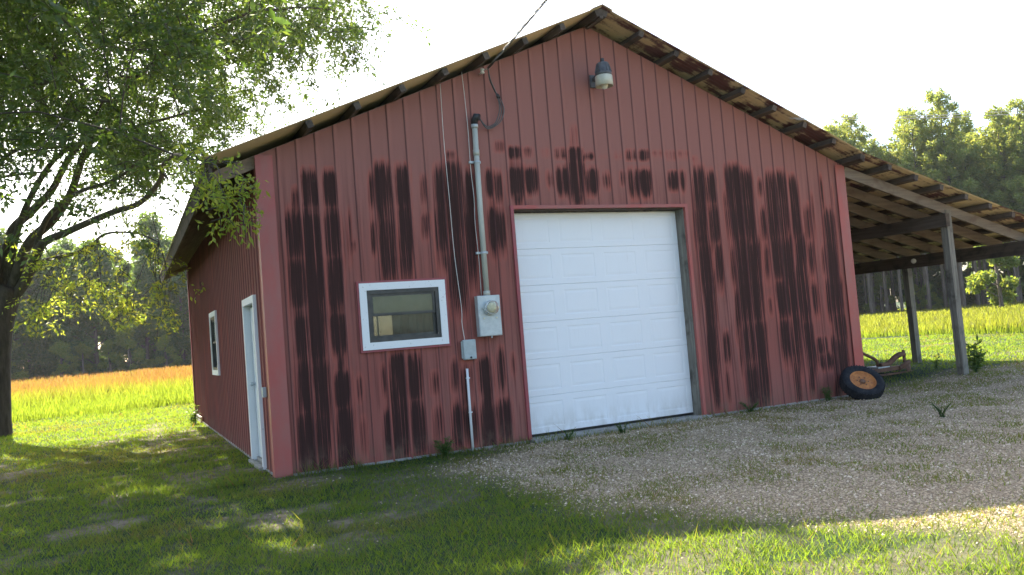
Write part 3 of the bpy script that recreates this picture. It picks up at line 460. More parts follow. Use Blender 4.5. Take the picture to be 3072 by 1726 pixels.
# ---- roof structure
YF, YB = -.45, D+.75
XL = -.62; XRR = 9.34
def rz(x): return HE + .10 + SL*(XR-abs(x-XR))        # underside of sheet metal, main roof
LX0, LX1 = 9.12, 13.95; LS = .277
def lz(x): return 3.80 - LS*(x-9.22)                   # underside of sheet metal, lean-to
def sheets(x0, x1, zf, mat, y0, y1, wd=.86):
    n = int(round((y1-y0)/wd)); wd = (y1-y0)/n
    for i in range(n):
        a0 = y0+i*wd; ny = 45; ys = np.linspace(a0, a0+wd+(.03 if i < n-1 else 0), ny)
        V = []; nx = 7; xs = np.linspace(x0, x1, nx)
        jit = RNG.normal(0, .004)
        for x in xs:
            for y in ys:
                V.append((x, y, zf(x)+.011+.0095*math.cos(2*math.pi*y/.0762)+(.002 if i % 2 else 0.0)+jit*(.5 if nx else 0)))
        F = [(a*ny+j, (a+1)*ny+j, (a+1)*ny+j+1, a*ny+j+1) for a in range(nx-1) for j in range(ny-1)]
        link('roof_sheet', fast_mesh('roof_sheet', V, F, smooth=True), mat, barn)
sheets(XL, XR, rz, 'roof_metal_left', YF, YB); sheets(XR, XRR, rz, 'roof_metal_right', YF, YB)
sheets(LX0, LX1, lz, 'roof_metal_lean', YF-.01, D+.3)
b = MB()
for s in (-1, 1): b.add([(XR, YF-.02, HR+.135), (XR, YB+.02, HR+.135), (XR+s*.16, YB+.02, HR+.135-.07), (XR+s*.16, YF-.02, HR+.135-.07)], [(0, 1, 2, 3)])
b.build('ridge_cap', 'roof_metal_left', barn)
PY0, PY1 = YF+.03, YB-.03
for i in range(9):
    for s in (-1, 1):
        d = .07 + i*.572
        if i == 8: d = (XR-XL-.05) if s < 0 else (XRR-XR-.06)
        x = XR+s*d
        if s > 0 and i == 8: x = XRR-.08
        b = MB(); z = rz(x)-.003; sl = SL*(-s)
        # purlin lies flat on the slope
        up = Vector((-sl, 0, 1)).normalized(); t = .088 if not (i == 8) else .11
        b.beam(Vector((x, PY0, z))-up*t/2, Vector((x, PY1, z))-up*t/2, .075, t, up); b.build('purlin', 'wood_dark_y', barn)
b = MB(); b.beam((XR, PY0, HR+.02), (XR, PY1, HR+.02), .05, .13); b.build('ridge_board', 'wood_dark_y', barn)
def slope_beam(x0, x1, zf, off, y, w_, h, mat, name='rafter'):
    b = MB(); b.beam((x0, y, zf(x0)-off), (x1, y, zf(x1)-off), w_, h); return b.build(name, mat, barn)
# rake rafters standing behind the siding and the eave tails
for yy in (.055, 3.0, 6.0, 9.0, D-.055):
    slope_beam(XL+.06 if yy < .1 or yy > 11 else .06, XR, rz, .165, yy, .045, .14, 'wood_brown_x')
    slope_beam(XR, XRR-.12, rz, .165, yy, .045, .14, 'wood_brown_x')
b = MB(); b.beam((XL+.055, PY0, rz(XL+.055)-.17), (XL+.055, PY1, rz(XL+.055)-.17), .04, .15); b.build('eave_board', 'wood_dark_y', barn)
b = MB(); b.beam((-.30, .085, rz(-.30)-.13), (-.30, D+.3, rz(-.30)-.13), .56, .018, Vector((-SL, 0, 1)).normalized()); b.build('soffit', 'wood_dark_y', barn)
# lean-to
for i in range(9):
    x = LX0+.10+i*.585; b = MB(); up = Vector((LS, 0, 1)).normalized(); z = lz(x)-.004
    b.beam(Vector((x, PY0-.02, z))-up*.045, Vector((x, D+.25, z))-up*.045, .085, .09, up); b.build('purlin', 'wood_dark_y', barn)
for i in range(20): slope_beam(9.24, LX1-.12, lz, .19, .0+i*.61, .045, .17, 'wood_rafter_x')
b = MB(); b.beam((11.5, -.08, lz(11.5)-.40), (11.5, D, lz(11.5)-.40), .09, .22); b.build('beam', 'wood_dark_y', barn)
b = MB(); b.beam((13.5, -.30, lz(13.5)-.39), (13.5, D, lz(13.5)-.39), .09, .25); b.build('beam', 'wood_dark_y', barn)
for X in (11.5, 13.5):
    for i in range(5):
        y = .03+i*2.55-(.22 if X > 12 and i == 0 else 0); b = MB(); a = RNG.normal(0, .006)
        b.add([], []); b.beam((X+.115, y, -.3), (X+.115+a*3, y, lz(X)-.22), .13, .13, (1, 0, 0)); b.build('post', 'wood_grey_post', barn)
b = MB(); b.lathe([(.0, -.01), (.05, -.01), (.052, 0), (.03, .008), (0, .008)], (13.33, -.02+2.2, lz(13.4)-.41), (-.8, -.6, 0), 14); b.build('reflector', 'ceramic', barn)
# ------------------------------------------------------------------ ground and its masks
def h_ground(x, y):
    x = np.asarray(x, float); y = np.asarray(y, float)
    near = np.minimum(np.maximum(np.maximum(-x, x-W), np.maximum(-y, y-D)), 3.0)
    damp = sstep(.0, 1.2, near)
    z = .10*sstep(9.6, 12.4, x) + (fbm(x*.8, y*.8, 3)-.5)*.07*damp + (fbm(x*.12, y*.12, 9)-.5)*.25*sstep(14, 40, np.hypot(x-4, y-4))
    return z - .012*(1-damp)
def m_gravel(x, y):
    n = (fbm(x*.9, y*.9, 21)-.5)*1.5
    d1 = x - (1.55 + .9*sstep(-1.6, -.1, y)) + n
    d2 = y - (-4.25 - 1.35*(x-1.7)) + n
    d3 = .2 + .35*sstep(9, 11, x) - y + n*.2
    g_ = np.minimum(np.minimum(d1, d2), d3)
    return sstep(-.45, .75, g_)*(1-.55*sstep(13, 17, x))
def m_dirt(x, y):
    n = fbm(x*.55, y*1.3, 33); f = fbm(x*2.4, y*2.4, 37)
    left = sstep(-9, -6, x)*(1-sstep(.0, 1.6, x))*sstep(-4.8, -2.5, y)*(1-sstep(8.0, 10.5, y))
    a = sstep(.50, .66, n*.45+f*.55)*left*.85
    tr = (1-sstep(.10, .34, np.abs(x+.95+(fbm(y*.6, y*0+1, 41)-.5)*.7+.05*(y-4)*.0)))*sstep(-3.2, -1.5, y)*(1-sstep(11, 13.5, y))*.62*sstep(.3, .55, f)
    fg = sstep(.57, .66, fbm(x*.9, y*.9, 51))*sstep(-1.0, 1.0, x)*.40
    return np.clip(np.maximum(np.maximum(a, tr), fg), 0, 1)
def m_meadow(x, y):
    n = (fbm(x*.25, y*.25, 61)-.5)*3
    return ((y > 17.6+n*.6) | (x > 24.5+n)) & (y > -30)
def make_ground():
    # fine sheet near the barn, coarse rings to the horizon
    def axis(lo, hi, fine0, fine1, st):
        a = list(np.arange(fine0, fine1+1e-6, st)); q = fine1; s = st
        while q < hi: s *= 1.35; q += s; a.append(q)
        q = fine0; s = st
        while q > lo: s *= 1.35; q -= s; a.insert(0, q)
        return np.array(a)
    xs = axis(-1500, 1500, -9, 15, .12); ys = axis(-1500, 1500, -9.5, 14, .12)
    X, Y = np.meshgrid(xs, ys, indexing='ij'); x = X.ravel(); y = Y.ravel(); z = h_ground(x, y)
    nx, ny = len(xs), len(ys); i = np.arange((nx-1)*(ny-1)); a = (i//(ny-1))*ny + i % (ny-1)
    F = np.stack([a, a+ny, a+ny+1, a+1], 1)
    me = fast_mesh('ground', np.stack([x, y, z], 1), F, {'gravel': m_gravel(x, y)*(1-.0*x), 'dirt': m_dirt(x, y)}, smooth=True)
    return tag(link('ground', me, 'ground'), kind='structure')
make_ground()
def in_barn(x, y, m=.03): return (x > -m) & (x < W+m) & (y > -m) & (y < D+m)

# blades: one triangle each with a lean
def blades(P, hgt, wid, lean, rnd, dry_base, dry_tip, two=False):
    n = len(P); th = RNG.uniform(0, 2*np.pi, n); ph = RNG.uniform(0, 2*np.pi, n)
    s = np.stack([np.cos(th), np.sin(th), 0*th], 1)*(wid/2)[:, None]
    t = P + np.stack([np.cos(ph)*lean*hgt, np.sin(ph)*lean*hgt, hgt], 1)
    if not two:
        V = np.stack([P-s, P+s, t], 1).reshape(-1, 3); F = np.arange(3*n).reshape(-1, 3)
        return V, F, np.repeat(rnd, 3), np.stack([dry_base, dry_base, dry_tip], 1).ravel()
    mid = P + (t-P)*np.array([.35, .35, .55])
    V = np.stack([P-s, P+s, mid+s*.85, mid-s*.85, mid+s*1.5, t, mid-s*1.5], 1).reshape(-1, 3)
    b = np.arange(n)[:, None]*7
    F3 = np.concatenate([b+np.array([[0, 1, 2]]), b+np.array([[0, 2, 3]]), b+np.array([[6, 4, 5]])], 0)
    return V, F3, np.repeat(rnd, 7), np.stack([dry_base]*2+[dry_base+(dry_tip-dry_base)*.30]*2+[dry_tip]*3, 1).ravel()
def polar(n, r0, r1, a0, a1, pw=1.0):
    r = r0+(r1-r0)*RNG.random(n)**pw; a = RNG.uniform(a0, a1, n)
    return CX+np.sin(a)*r, CY+np.cos(a)*r, r
def lawn():
    x, y, r = polar(980000, 2.6, 34, YAW-.80, YAW+.80, 1.25)
    keep = ~in_barn(x, y) & ~m_meadow(x, y)
    gvl = m_gravel(x, y); drt = m_dirt(x, y)
    tuft = fbm(x*2.1, y*2.1, 71); fine = vnoise(x*5, y*5, 75)
    dens = (1-drt*.86)*(1-gvl) + gvl*np.clip(sstep(.43, .62, tuft)*.62 + .09 + .30*sstep(6, 10, x)*sstep(.38, .55, tuft), 0, 1)
    dens *= .45+.75*fine
    near_wall = ((y < 0) & (y > -.35) & (x > -.1) & (x < 9.3)); dens = np.where(near_wall, np.maximum(dens, .35*sstep(.42, .6, vnoise(x*1.6, y*.1, 81))), dens)
    under = (x > W) & (x < 13.8) & (y > .3) & (y < D); dens = np.where(under, dens*.25, dens)
    keep &= RNG.random(len(x)) < dens; x, y, r = x[keep], y[keep], r[keep]; gvl = gvl[keep]; tuft = tuft[keep]
    hh = (.022+.038*RNG.random(len(x))**1.6)*(.75+.7*fbm(x*1.3, y*1.3, 91))*(1-.25*gvl)
    hh *= 1+.9*sstep(9, 16, y)*sstep(.5, .7, fbm(x*.8, y*.8, 95))
    wall_ = np.where((y < 0) & (y > -.3) & (x < 9.3), 1+1.6*sstep(.5, .75, vnoise(x*1.6, y*.1, 81)), 1); hh *= wall_
    wd = (.0028+.0008*r)*(.7+.6*RNG.random(len(x)))
    tall = (RNG.random(len(x)) < .012); hh = np.where(tall, hh*2.4, hh)
    dry = np.clip(tall*.4 + sstep(.54, .76, fbm(x*.9, y*.9, 101))*.28 + .5*gvl*RNG.random(len(x)) + (RNG.random(len(x)) < .07)*.6, 0, 1)
    P = np.stack([x, y, h_ground(x, y)-.006], 1)
    V, F, rn, dy = blades(P, hh, wd, .35+.85*RNG.random(len(x)), RNG.random(len(x)), dry, dry)
    return tag(link('lawn_grass', fast_mesh('lawn_grass', V, F, {'rnd': rn, 'dry': dy}), 'grass_blade'), 'short mown lawn grass around the barn with thin patches', 'grass', kind='stuff')
lawn()
def meadow():
    Vs = []; Fs = []; Rs = []; Ds = []; o = 0
    for n, a0, a1, r0, r1, wk in ((90000, YAW-.78, YAW-.28, 24, 62, 1), (80000, YAW+.28, YAW+.80, 24, 62, 1), (110000, YAW-.78, YAW+.80, 55, 118, 2.2), (14000, YAW-.3, YAW+.3, 26, 60, 1.5)):
        x, y, r = polar(n, r0, r1, a0, a1, 1.3); k = m_meadow(x, y) & ~in_barn(x, y, 1); x, y, r = x[k], y[k], r[k]
        cl = fbm(x*.35, y*.35, 111)
        hh = (.45+.45*RNG.random(len(x)))*(.7+.6*cl)*np.where(x > 22, .72, 1.0)
        w_ = (.008+.00045*r)*wk*(.6+.8*RNG.random(len(x)))
        P = np.stack([x, y, h_ground(x, y)-.01], 1); rn = RNG.random(len(x))
        tip = np.clip(.75+.6*(RNG.random(len(x))-.3)+.5*(cl-.5), 0, 1)*np.where(x > 22, .30, 1.0)
        edge = np.where(x < 14, sstep(17.3, 26, y), 1.0); e2 = np.where(x < 14, sstep(20, 29, y), 1.0); hh = hh*(.40+.60*edge)*np.where(x > 22, .8, 1.0); tip = tip*(.06+.94*e2)
        V, F, rr, dd = blades(P, hh, w_, .12+.3*RNG.random(len(x)), rn, np.full(len(x), .02), tip, True)
        Vs.append(V); Fs.append(F+o); Rs.append(rr); Ds.append(dd); o += len(V)
    me = fast_mesh('meadow_grass', np.concatenate(Vs), np.concatenate(Fs), {'rnd': np.concatenate(Rs), 'dry': np.concatenate(Ds)})
    return tag(link('meadow_grass', me, 'meadow_blade'), 'tall unmown meadow grass with tan seed heads before the woods', 'grass', kind='stuff')
meadow()
def pebbles():
    x, y, r = polar(150000, 3.0, 19, YAW-.3, YAW+.8, 1.0)
    g_ = m_gravel(x, y); d_ = m_dirt(x, y); k = (RNG.random(len(x)) < np.maximum(g_*.9, d_*.05)) & ~in_barn(x, y)
    x, y, r = x[k], y[k], r[k]; n = len(x)
    s = (.004+.011*RNG.random(n)**2.2)*(.8+.03*r)
    base = np.array([(1, 0, 0), (.3, .95, 0), (-.8, .6, 0), (-.7, -.7, 0), (.4, -.9, 0), (.1, .1, .75), (0, 0, -.4)], float)
    f = np.array([(0, 1, 5), (1, 2, 5), (2, 3, 5), (3, 4, 5), (4, 0, 5)])
    th = RNG.uniform(0, 6.28, n); c, s_ = np.cos(th), np.sin(th)
    B = base[None]*(1+RNG.normal(0, .18, (n, 7, 3)))
    X = B[..., 0]*c[:, None]-B[..., 1]*s_[:, None]; Y = B[..., 0]*s_[:, None]+B[..., 1]*c[:, None]
    V = np.stack([X, Y*.8, B[..., 2]], -1)*s[:, None, None] + np.stack([x, y, h_ground(x, y)+s*.15], 1)[:, None]
    F = (f[None]+np.arange(n)[:, None, None]*7).reshape(-1, 3)
    return tag(link('gravel', fast_mesh('gravel', V.reshape(-1, 3), F, {'rnd': np.repeat(RNG.random(n), 7)}), 'pebble'), 'pale loose gravel spread in front of the overhead door', 'gravel', kind='stuff')
pebbles()

# ------------------------------------------------------------------ fittings on the front wall
lamp = empty('yard_light', (4.62, 0, 4.80)); tag(lamp, 'dusk-to-dawn yard light with grey shade under the gable peak', 'lamp')
c = (4.62, -.34, 4.80)
b = MB(); b.box(4.56, 4.68, -.045, -.002, 4.74, 4.94, .01); b.beam((4.62, -.04, 4.86), (4.62, -.24, 4.88), .05, .06); b.build('wall_bracket', 'lamp_housing', lamp)
b = MB(); b.lathe([(0, .235), (.085, .23), (.10, .21), (.115, .09), (.125, .075), (.125, .03), (0, .03)], c, (0, 0, 1), 20)
for i in range(12):
    a = i*math.pi/6; b.beam((c[0]+.085*math.cos(a), c[1]+.085*math.sin(a), c[2]+.205), (c[0]+.118*math.cos(a), c[1]+.118*math.sin(a), c[2]+.085), .012, .03)
hs = b.build('ballast_housing', 'lamp_housing', lamp)
b = MB(); b.lathe([(.03, .30), (.035, .235)], c, (0, 0, 1), 12); b.lathe([(0, .30), (.03, .30)], c, (0, 0, 1), 12); b.build('photocell', 'black_plastic', hs)
b = MB(); b.lathe([(.124, .032), (.132, .02), (.137, -.13), (.132, -.132), (.120, .02)], c, (0, 0, 1), 24); b.build('shade', 'lamp_shade', lamp)
b = MB(); b.lathe([(.03, .02), (.05, -.06), (.055, -.12), (.040, -.165), (0, -.175)], c, (0, 0, 1), 16); b.build('bulb', 'lamp_bulb', lamp)
rebase(lamp); lamp.scale = (.9, .9, .9)
me_ = empty('electric_meter', (2.726, 0, 1.40)); tag(me_, 'grey electric meter box with round glass meter beside the overhead door', 'meter')
b = MB(); b.box(2.571, 2.881, -.125, -.020, 1.406, 1.925, .008); bx = b.build('meter_box', 'galv_grey', me_)
b = MB(); b.box(2.580, 2.872, -.131, -.1255, 1.415, 1.655, .002); b.build('cover_plate', 'galv_grey', bx)
for x in (2.64, 2.815): b = MB(); b.box(x-.012, x+.012, -.138, -.1315, 1.625, 1.645, .002); b.build('latch', 'meter_face', bx)
b = MB(); b.box(2.722, 2.735, -.14, -.11, 1.382, 1.405, .002); b.build('hasp', 'galv_grey', bx)
b = MB(); b.lathe([(.098, 0), (.101, -.022), (.094, -.026), (.088, -.022)], (2.737, -.1255, 1.765), (0, 1, 0), 28); b.box(2.622, 2.640, -.147, -.127, 1.757, 1.773); b.build('sealing_ring', 'galv_grey', me_)
b = MB(); b.lathe([(.086, -.018), (.085, -.10), (.076, -.118), (0, -.122)], (2.737, -.1255, 1.765), (0, 1, 0), 28); b.build('glass_cover', 'meter_glass', me_)
b = MB(); b.lathe([(0, -.070), (.07, -.070), (.072, -.01)], (2.737, -.1255, 1.765), (0, 1, 0), 24); b.box(2.705, 2.770, -.205, -.196, 1.785, 1.805); b.build('meter_face', 'meter_face', me_)
rebase(me_)
mast = empty('service_mast', (2.73, 0, 1.93)); tag(mast, 'pale grey conduit mast rising from meter box to weatherhead', 'conduit')
b = MB(); b.tube([(2.728, -.075, 1.922), (2.730, -.072, 3.0), (2.742, -.070, 4.12)], .036, 14); b.tube([(2.738, -.070, 3.74), (2.739, -.070, 3.82)], .041, 14); b.tube([(2.727, -.075, 1.926), (2.728, -.075, 1.985)], .045, 14); b.build('pipe', 'pipe_grey', mast)
b = MB(); b.tube([(2.742, -.070, 4.105), (2.743, -.070, 4.15)], .047, 14); b.build('coupling', 'galv_grey', mast)
b = MB(); b.tube([(2.743, -.070, 4.15), (2.745, -.072, 4.20), (2.765, -.095, 4.245), (2.80, -.125, 4.235)], [.04, .047, .055, .042], 14); b.build('weatherhead', 'black_plastic', mast)
for z in (2.48, 3.66):
    b = MB(); b.lathe([(.043, -.012), (.043, .012), (.036, .012)], (2.735, -.072, z), (0, 0, 1), 14); b.box(2.64, 2.71, -.05, -.018, z-.014, z+.014); b.box(2.765, 2.80, -.05, -.018, z-.014, z+.014); b.build('strap', 'galv_grey', mast)
rebase(mast)
jb = empty('junction_box', (2.436, 0, 1.13)); tag(jb, 'small grey plastic telephone box on the wall under a thin wire', 'utility box')
b = MB(); b.box(2.350, 2.522, -.085, -.018, 1.131, 1.383, .014); q = b.build('cover', 'box_grey', jb)
b = MB(); b.box(2.338, 2.534, -.045, -.020, 1.150, 1.365, .006); b.build('back_plate', 'box_grey', jb)
b = MB(); b.box(2.360, 2.512, -.091, -.0855, 1.140, 1.175, .002); b.build('lower_lip', 'box_grey', q)
b = MB(); b.lathe([(0, -.006), (.013, -.006), (.014, 0)], (2.440, -.0915, 1.157), (0, 1, 0), 12); b.build('screw', 'black_plastic', q)
rebase(jb)
pv = empty('ground_pipe', (2.387, -.04, 0)); tag(pv, 'thin white plastic pipe standing against the wall below the boxes', 'pipe')
b = MB(); b.tube([(2.387, -.042, -.12), (2.388, -.040, .5), (2.390, -.042, 1.02)], .0165, 10); b.build('pipe', 'pvc_white', pv)
for z in (.47, .90): b = MB(); b.lathe([(.022, -.01), (.022, .01), (.017, .01)], (2.388, -.041, z), (0, 0, 1), 10); b.box(2.403, 2.424, -.036, -.016, z-.008, z+.008); b.build('clip', 'pvc_white', pv)
rebase(pv)
def curve(pts, n=8):
    P = [np.array(p, float) for p in pts]; P = [2*P[0]-P[1]]+P+[2*P[-1]-P[-2]]; out = []
    for i in range(1, len(P)-2):
        for t in np.linspace(0, 1, n, endpoint=False):
            a, b_, c_, d = P[i-1], P[i], P[i+1], P[i+2]
            out.append(.5*((2*b_)+(-a+c_)*t+(2*a-5*b_+4*c_-d)*t*t+(-a+3*b_-3*c_+d)*t**3))
    out.append(P[-2]); return [tuple(q) for q in out]
b = MB(); b.tube(curve([(2.33, -.024, 4.68), (2.32, -.026, 3.96), (2.335, -.024, 3.19), (2.345, -.026, 2.48), (2.385, -.024, 1.81), (2.375, -.030, 1.60), (2.385, -.05, 1.385)], 6), .0042, 6)
tag(b.build('telephone_wire', 'wire_white'), 'thin white wire hanging down the wall to the small box', 'wire')
b = MB(); b.tube(curve([(2.64, -.024, 4.86), (2.655, -.026, 4.5), (2.665, -.028, 4.1), (2.66, -.03, 3.6), (2.675, -.028, 3.2), (2.66, -.035, 2.85), (2.675, -.03, 2.4), (2.67, -.03, 1.94)], 6), .0042, 6)
tag(b.build('ground_wire', 'wire_white'), 'thin pale wire running down the wall just beside the conduit mast', 'wire')
# service drop: twisted cable from a pole in front, its insulator and the drip loops
dr = empty('service_drop', (2.94, 0, 4.85)); tag(dr, 'twisted overhead service cable slanting up from the front wall', 'cable')
A = np.array((2.96, -.16, 4.88)); Bp = np.array((5.40, -17.0, 10.6)); L_ = np.linalg.norm(Bp-A)
for k in range(3):
    pts = []
    for i in range(420):
        t = (i/419)**1.25; p_ = A+(Bp-A)*t + np.array((0, 0, -1.0*t*(1-t))); a = t*L_*14+k*2.094; e = np.array((math.cos(a), .1*math.sin(a), math.sin(a)))*.010
        pts.append(tuple(p_+e))
    b = MB(); b.tube(pts, .0075, 5); b.build('strand', 'cable_alu' if k == 0 else 'wire_grey', dr)
b = MB(); b.tube([(2.90, -.0, 4.84), (2.90, -.09, 4.85)], .012, 8); b.lathe([(.012, -.035), (.03, -.03), (.03, -.012), (.018, 0), (.03, .012), (.03, .03), (.012, .035)], (2.90, -.10, 4.855), (0, 0, 1), 12); b.build('insulator', 'ceramic', dr)
b = MB(); b.tube([(2.90, -.10, 4.855), (2.96, -.16, 4.88)], .006, 6); b.build('dead_end_clamp', 'cable_alu', dr)
for k, (e, g_) in enumerate(((0, 0), (.03, -.012), (-.035, -.02))):
    pts = curve([(2.96, -.16, 4.88), (3.00, -.09+g_, 4.76), (3.07, -.06+g_, 4.62), (3.115+e*.4, -.055+g_, 4.54), (3.155+e, -.055+g_, 4.38), (3.10+e, -.06+g_, 4.22), (3.0, -.06+g_, 4.135-e*.5), (2.90, -.07+g_, 4.12-e*.3), (2.80, -.115, 4.228)], 6)
    b = MB(); b.tube(pts, .0075, 6); b.build('drip_loop', 'wire_grey', dr)
    b = MB(); b.tube([pts[16], pts[19]], .016, 8); b.build('splice', 'black_plastic', dr)
rebase(dr)
for k, (dz, lab) in enumerate(((0, 'upper thin line wire running from the right eave past the pines'), (-.055, 'lower thin line wire running from the right eave past the pines'))):
    b = MB(); P0 = np.array((7.72+.12*k, -.49, 4.30+dz*.3)); P1 = np.array((13.0, -.80, 4.56+dz)); P2 = P1+(P1-P0)*5
    P2[2] += .5; b.tube(curve([tuple(P0), tuple((P0+P1)/2-np.array((0, 0, .03))), tuple(P1), tuple((P1+P2)/2), tuple(P2)], 8), .005, 6)
    tag(b.build('line_wire', 'cable_alu'), lab, 'wire', 'line wires at the right eave')

# ------------------------------------------------------------------ spare wheel leaning at the corner
n_ = Vector((-.20, -.56, .66)).normalized(); cw = Vector((8.80, -.42, .26))
wh = empty('spare_wheel', (cw.x, cw.y, 0)); tag(wh, 'old black tyre on rusty orange rim leaning at barn corner', 'wheel')
b = MB(); R = .36
prof = [(.205, -.075), (.235, -.095), (.29, -.105), (.335, -.092), (.352, -.07), (.36, -.03), (.36, .03), (.352, .07), (.335, .092), (.29, .105), (.235, .095), (.215, .075), (.205, 0), (.215, -.075)]
b.lathe(prof, cw, n_, 40); ty = b.build('tyre', 'rubber', wh)
a_ = n_.cross(Vector((1, 0, 0))).normalized(); b_ = n_.cross(a_)
tb = MB()
for i in range(44):
    t = 2*math.pi*i/44; e = a_*math.cos(t)+b_*math.sin(t); q = a_*math.cos(t+.05)+b_*math.sin(t+.05)
    for s in (-1, 1): tb.beam(cw+e*.357+n_*s*.012, cw+q*.345+n_*s*.088, .018, .016, tuple(e))
tb.build('tread_lug', 'rubber', ty)
b = MB(); b.lathe([(.222, .072), (.212, .082), (.200, .062), (.190, .040), (.150, .028), (.115, .046), (.075, .050), (.060, .034), (.0, .034)], cw, n_, 36); rm = b.build('rim', 'rust_orange', wh)
b = MB(); b.lathe([(.048, .034), (.046, .060), (.036, .070), (0, .072)], cw, n_, 20); b.build('hub_cap', 'rust_dark', rm)
for i in range(6):
    t = i*math.pi/3; p_ = cw+(a_*math.cos(t)+b_*math.sin(t))*.092+n_*.049; b = MB(); b.lathe([(.011, 0), (.011, .014), (0, .015)], p_, n_, 6); b.build('wheel_nut', 'rust_dark', rm)
rebase(wh); wh.scale = (.9, .9, .9); wh.location = (cw.x-.10, cw.y-.02, -.01)
# ------------------------------------------------------------------ rusty implement under the lean-to
im = empty('farm_implement', (11.3, 1.5, .08)); tag(im, 'low rusty farm implement with bent arm lying under the lean-to', 'farm implement')
b = MB(); b.beam((10.55, 1.42, .165), (11.95, 1.50, .185), .10, .07); b.beam((10.55, 1.95, .165), (11.9, 1.98, .185), .10, .07); b.beam((10.75, 1.4, .175), (10.75, 2.0, .175), .07, .05); b.beam((11.75, 1.4, .185), (11.75, 2.0, .185), .07, .05); b.build('frame', 'rust_dark', im)
b = MB(); b.box(10.5, 12.05, 1.38, 1.46, .07, .10); b.build('skid', 'rust_dark', im)
b = MB(); b.tube(curve([(10.85, 1.55, .56), (11.05, 1.55, .47), (11.27, 1.55, .36), (11.30, 1.55, .24)], 4), .028, 8); b.build('lever', 'rust_dark', im)
b = MB(); b.tube(curve([(11.30, 1.5, .25), (11.52, 1.5, .27), (11.70, 1.5, .37), (11.86, 1.5, .42), (11.97, 1.5, .41)], 5), [.05]*20+[.045], 8); b.build('arm', 'rust_dark', im)
b = MB(); b.beam((11.97, 1.5, .20), (11.95, 1.5, .50), .035, .05, (1, 0, 0)); b.build('upright', 'rust_dark', im)
b = MB(); b.tube([(11.72, 1.45, .16), (12.02, 1.45, .27)], .04, 8); b.build('drawbar', 'rust_dark', im)
b = MB(); b.lathe([(0, -.02), (.09, -.015), (.11, 0), (.09, .015), (0, .02)], (12.04, 1.5, .17), (.3, -.9, .1), 16); b.build('disc', 'rust_dark', im)
b = MB(); b.box(11.2, 11.5, 1.45, 1.75, .205, .235); b.build('plate', 'galv_grey', im)
rebase(im)
# ------------------------------------------------------------------ foliage tools
def unit(v): return v/np.maximum(np.linalg.norm(v, axis=1, keepdims=True), 1e-9)
def rdir(n): return unit(RNG.normal(size=(n, 3)))
def leaves(P, d, L, Wd, rnd, fold=.25):
    n = len(P); s = unit(np.cross(d, rdir(n))); nn = np.cross(s, d)
    m = P + d*(L*.45)[:, None]
    V = np.stack([P, m+s*(Wd/2)[:, None]+nn*(Wd*fold)[:, None], P+d*L[:, None], m-s*(Wd/2)[:, None]+nn*(Wd*fold)[:, None]], 1).reshape(-1, 3)
    return V, np.arange(4*n).reshape(-1, 4), np.repeat(rnd, 4)
class Cloud:
    def __init__(s): s.V = []; s.F = []; s.R = []; s.o = 0
    def add(s, V, F, R): s.V.append(V); s.F.append(F+s.o); s.R.append(R); s.o += len(V)
    def mesh(s, name): return fast_mesh(name, np.concatenate(s.V), np.concatenate(s.F), {'rnd': np.concatenate(s.R)})
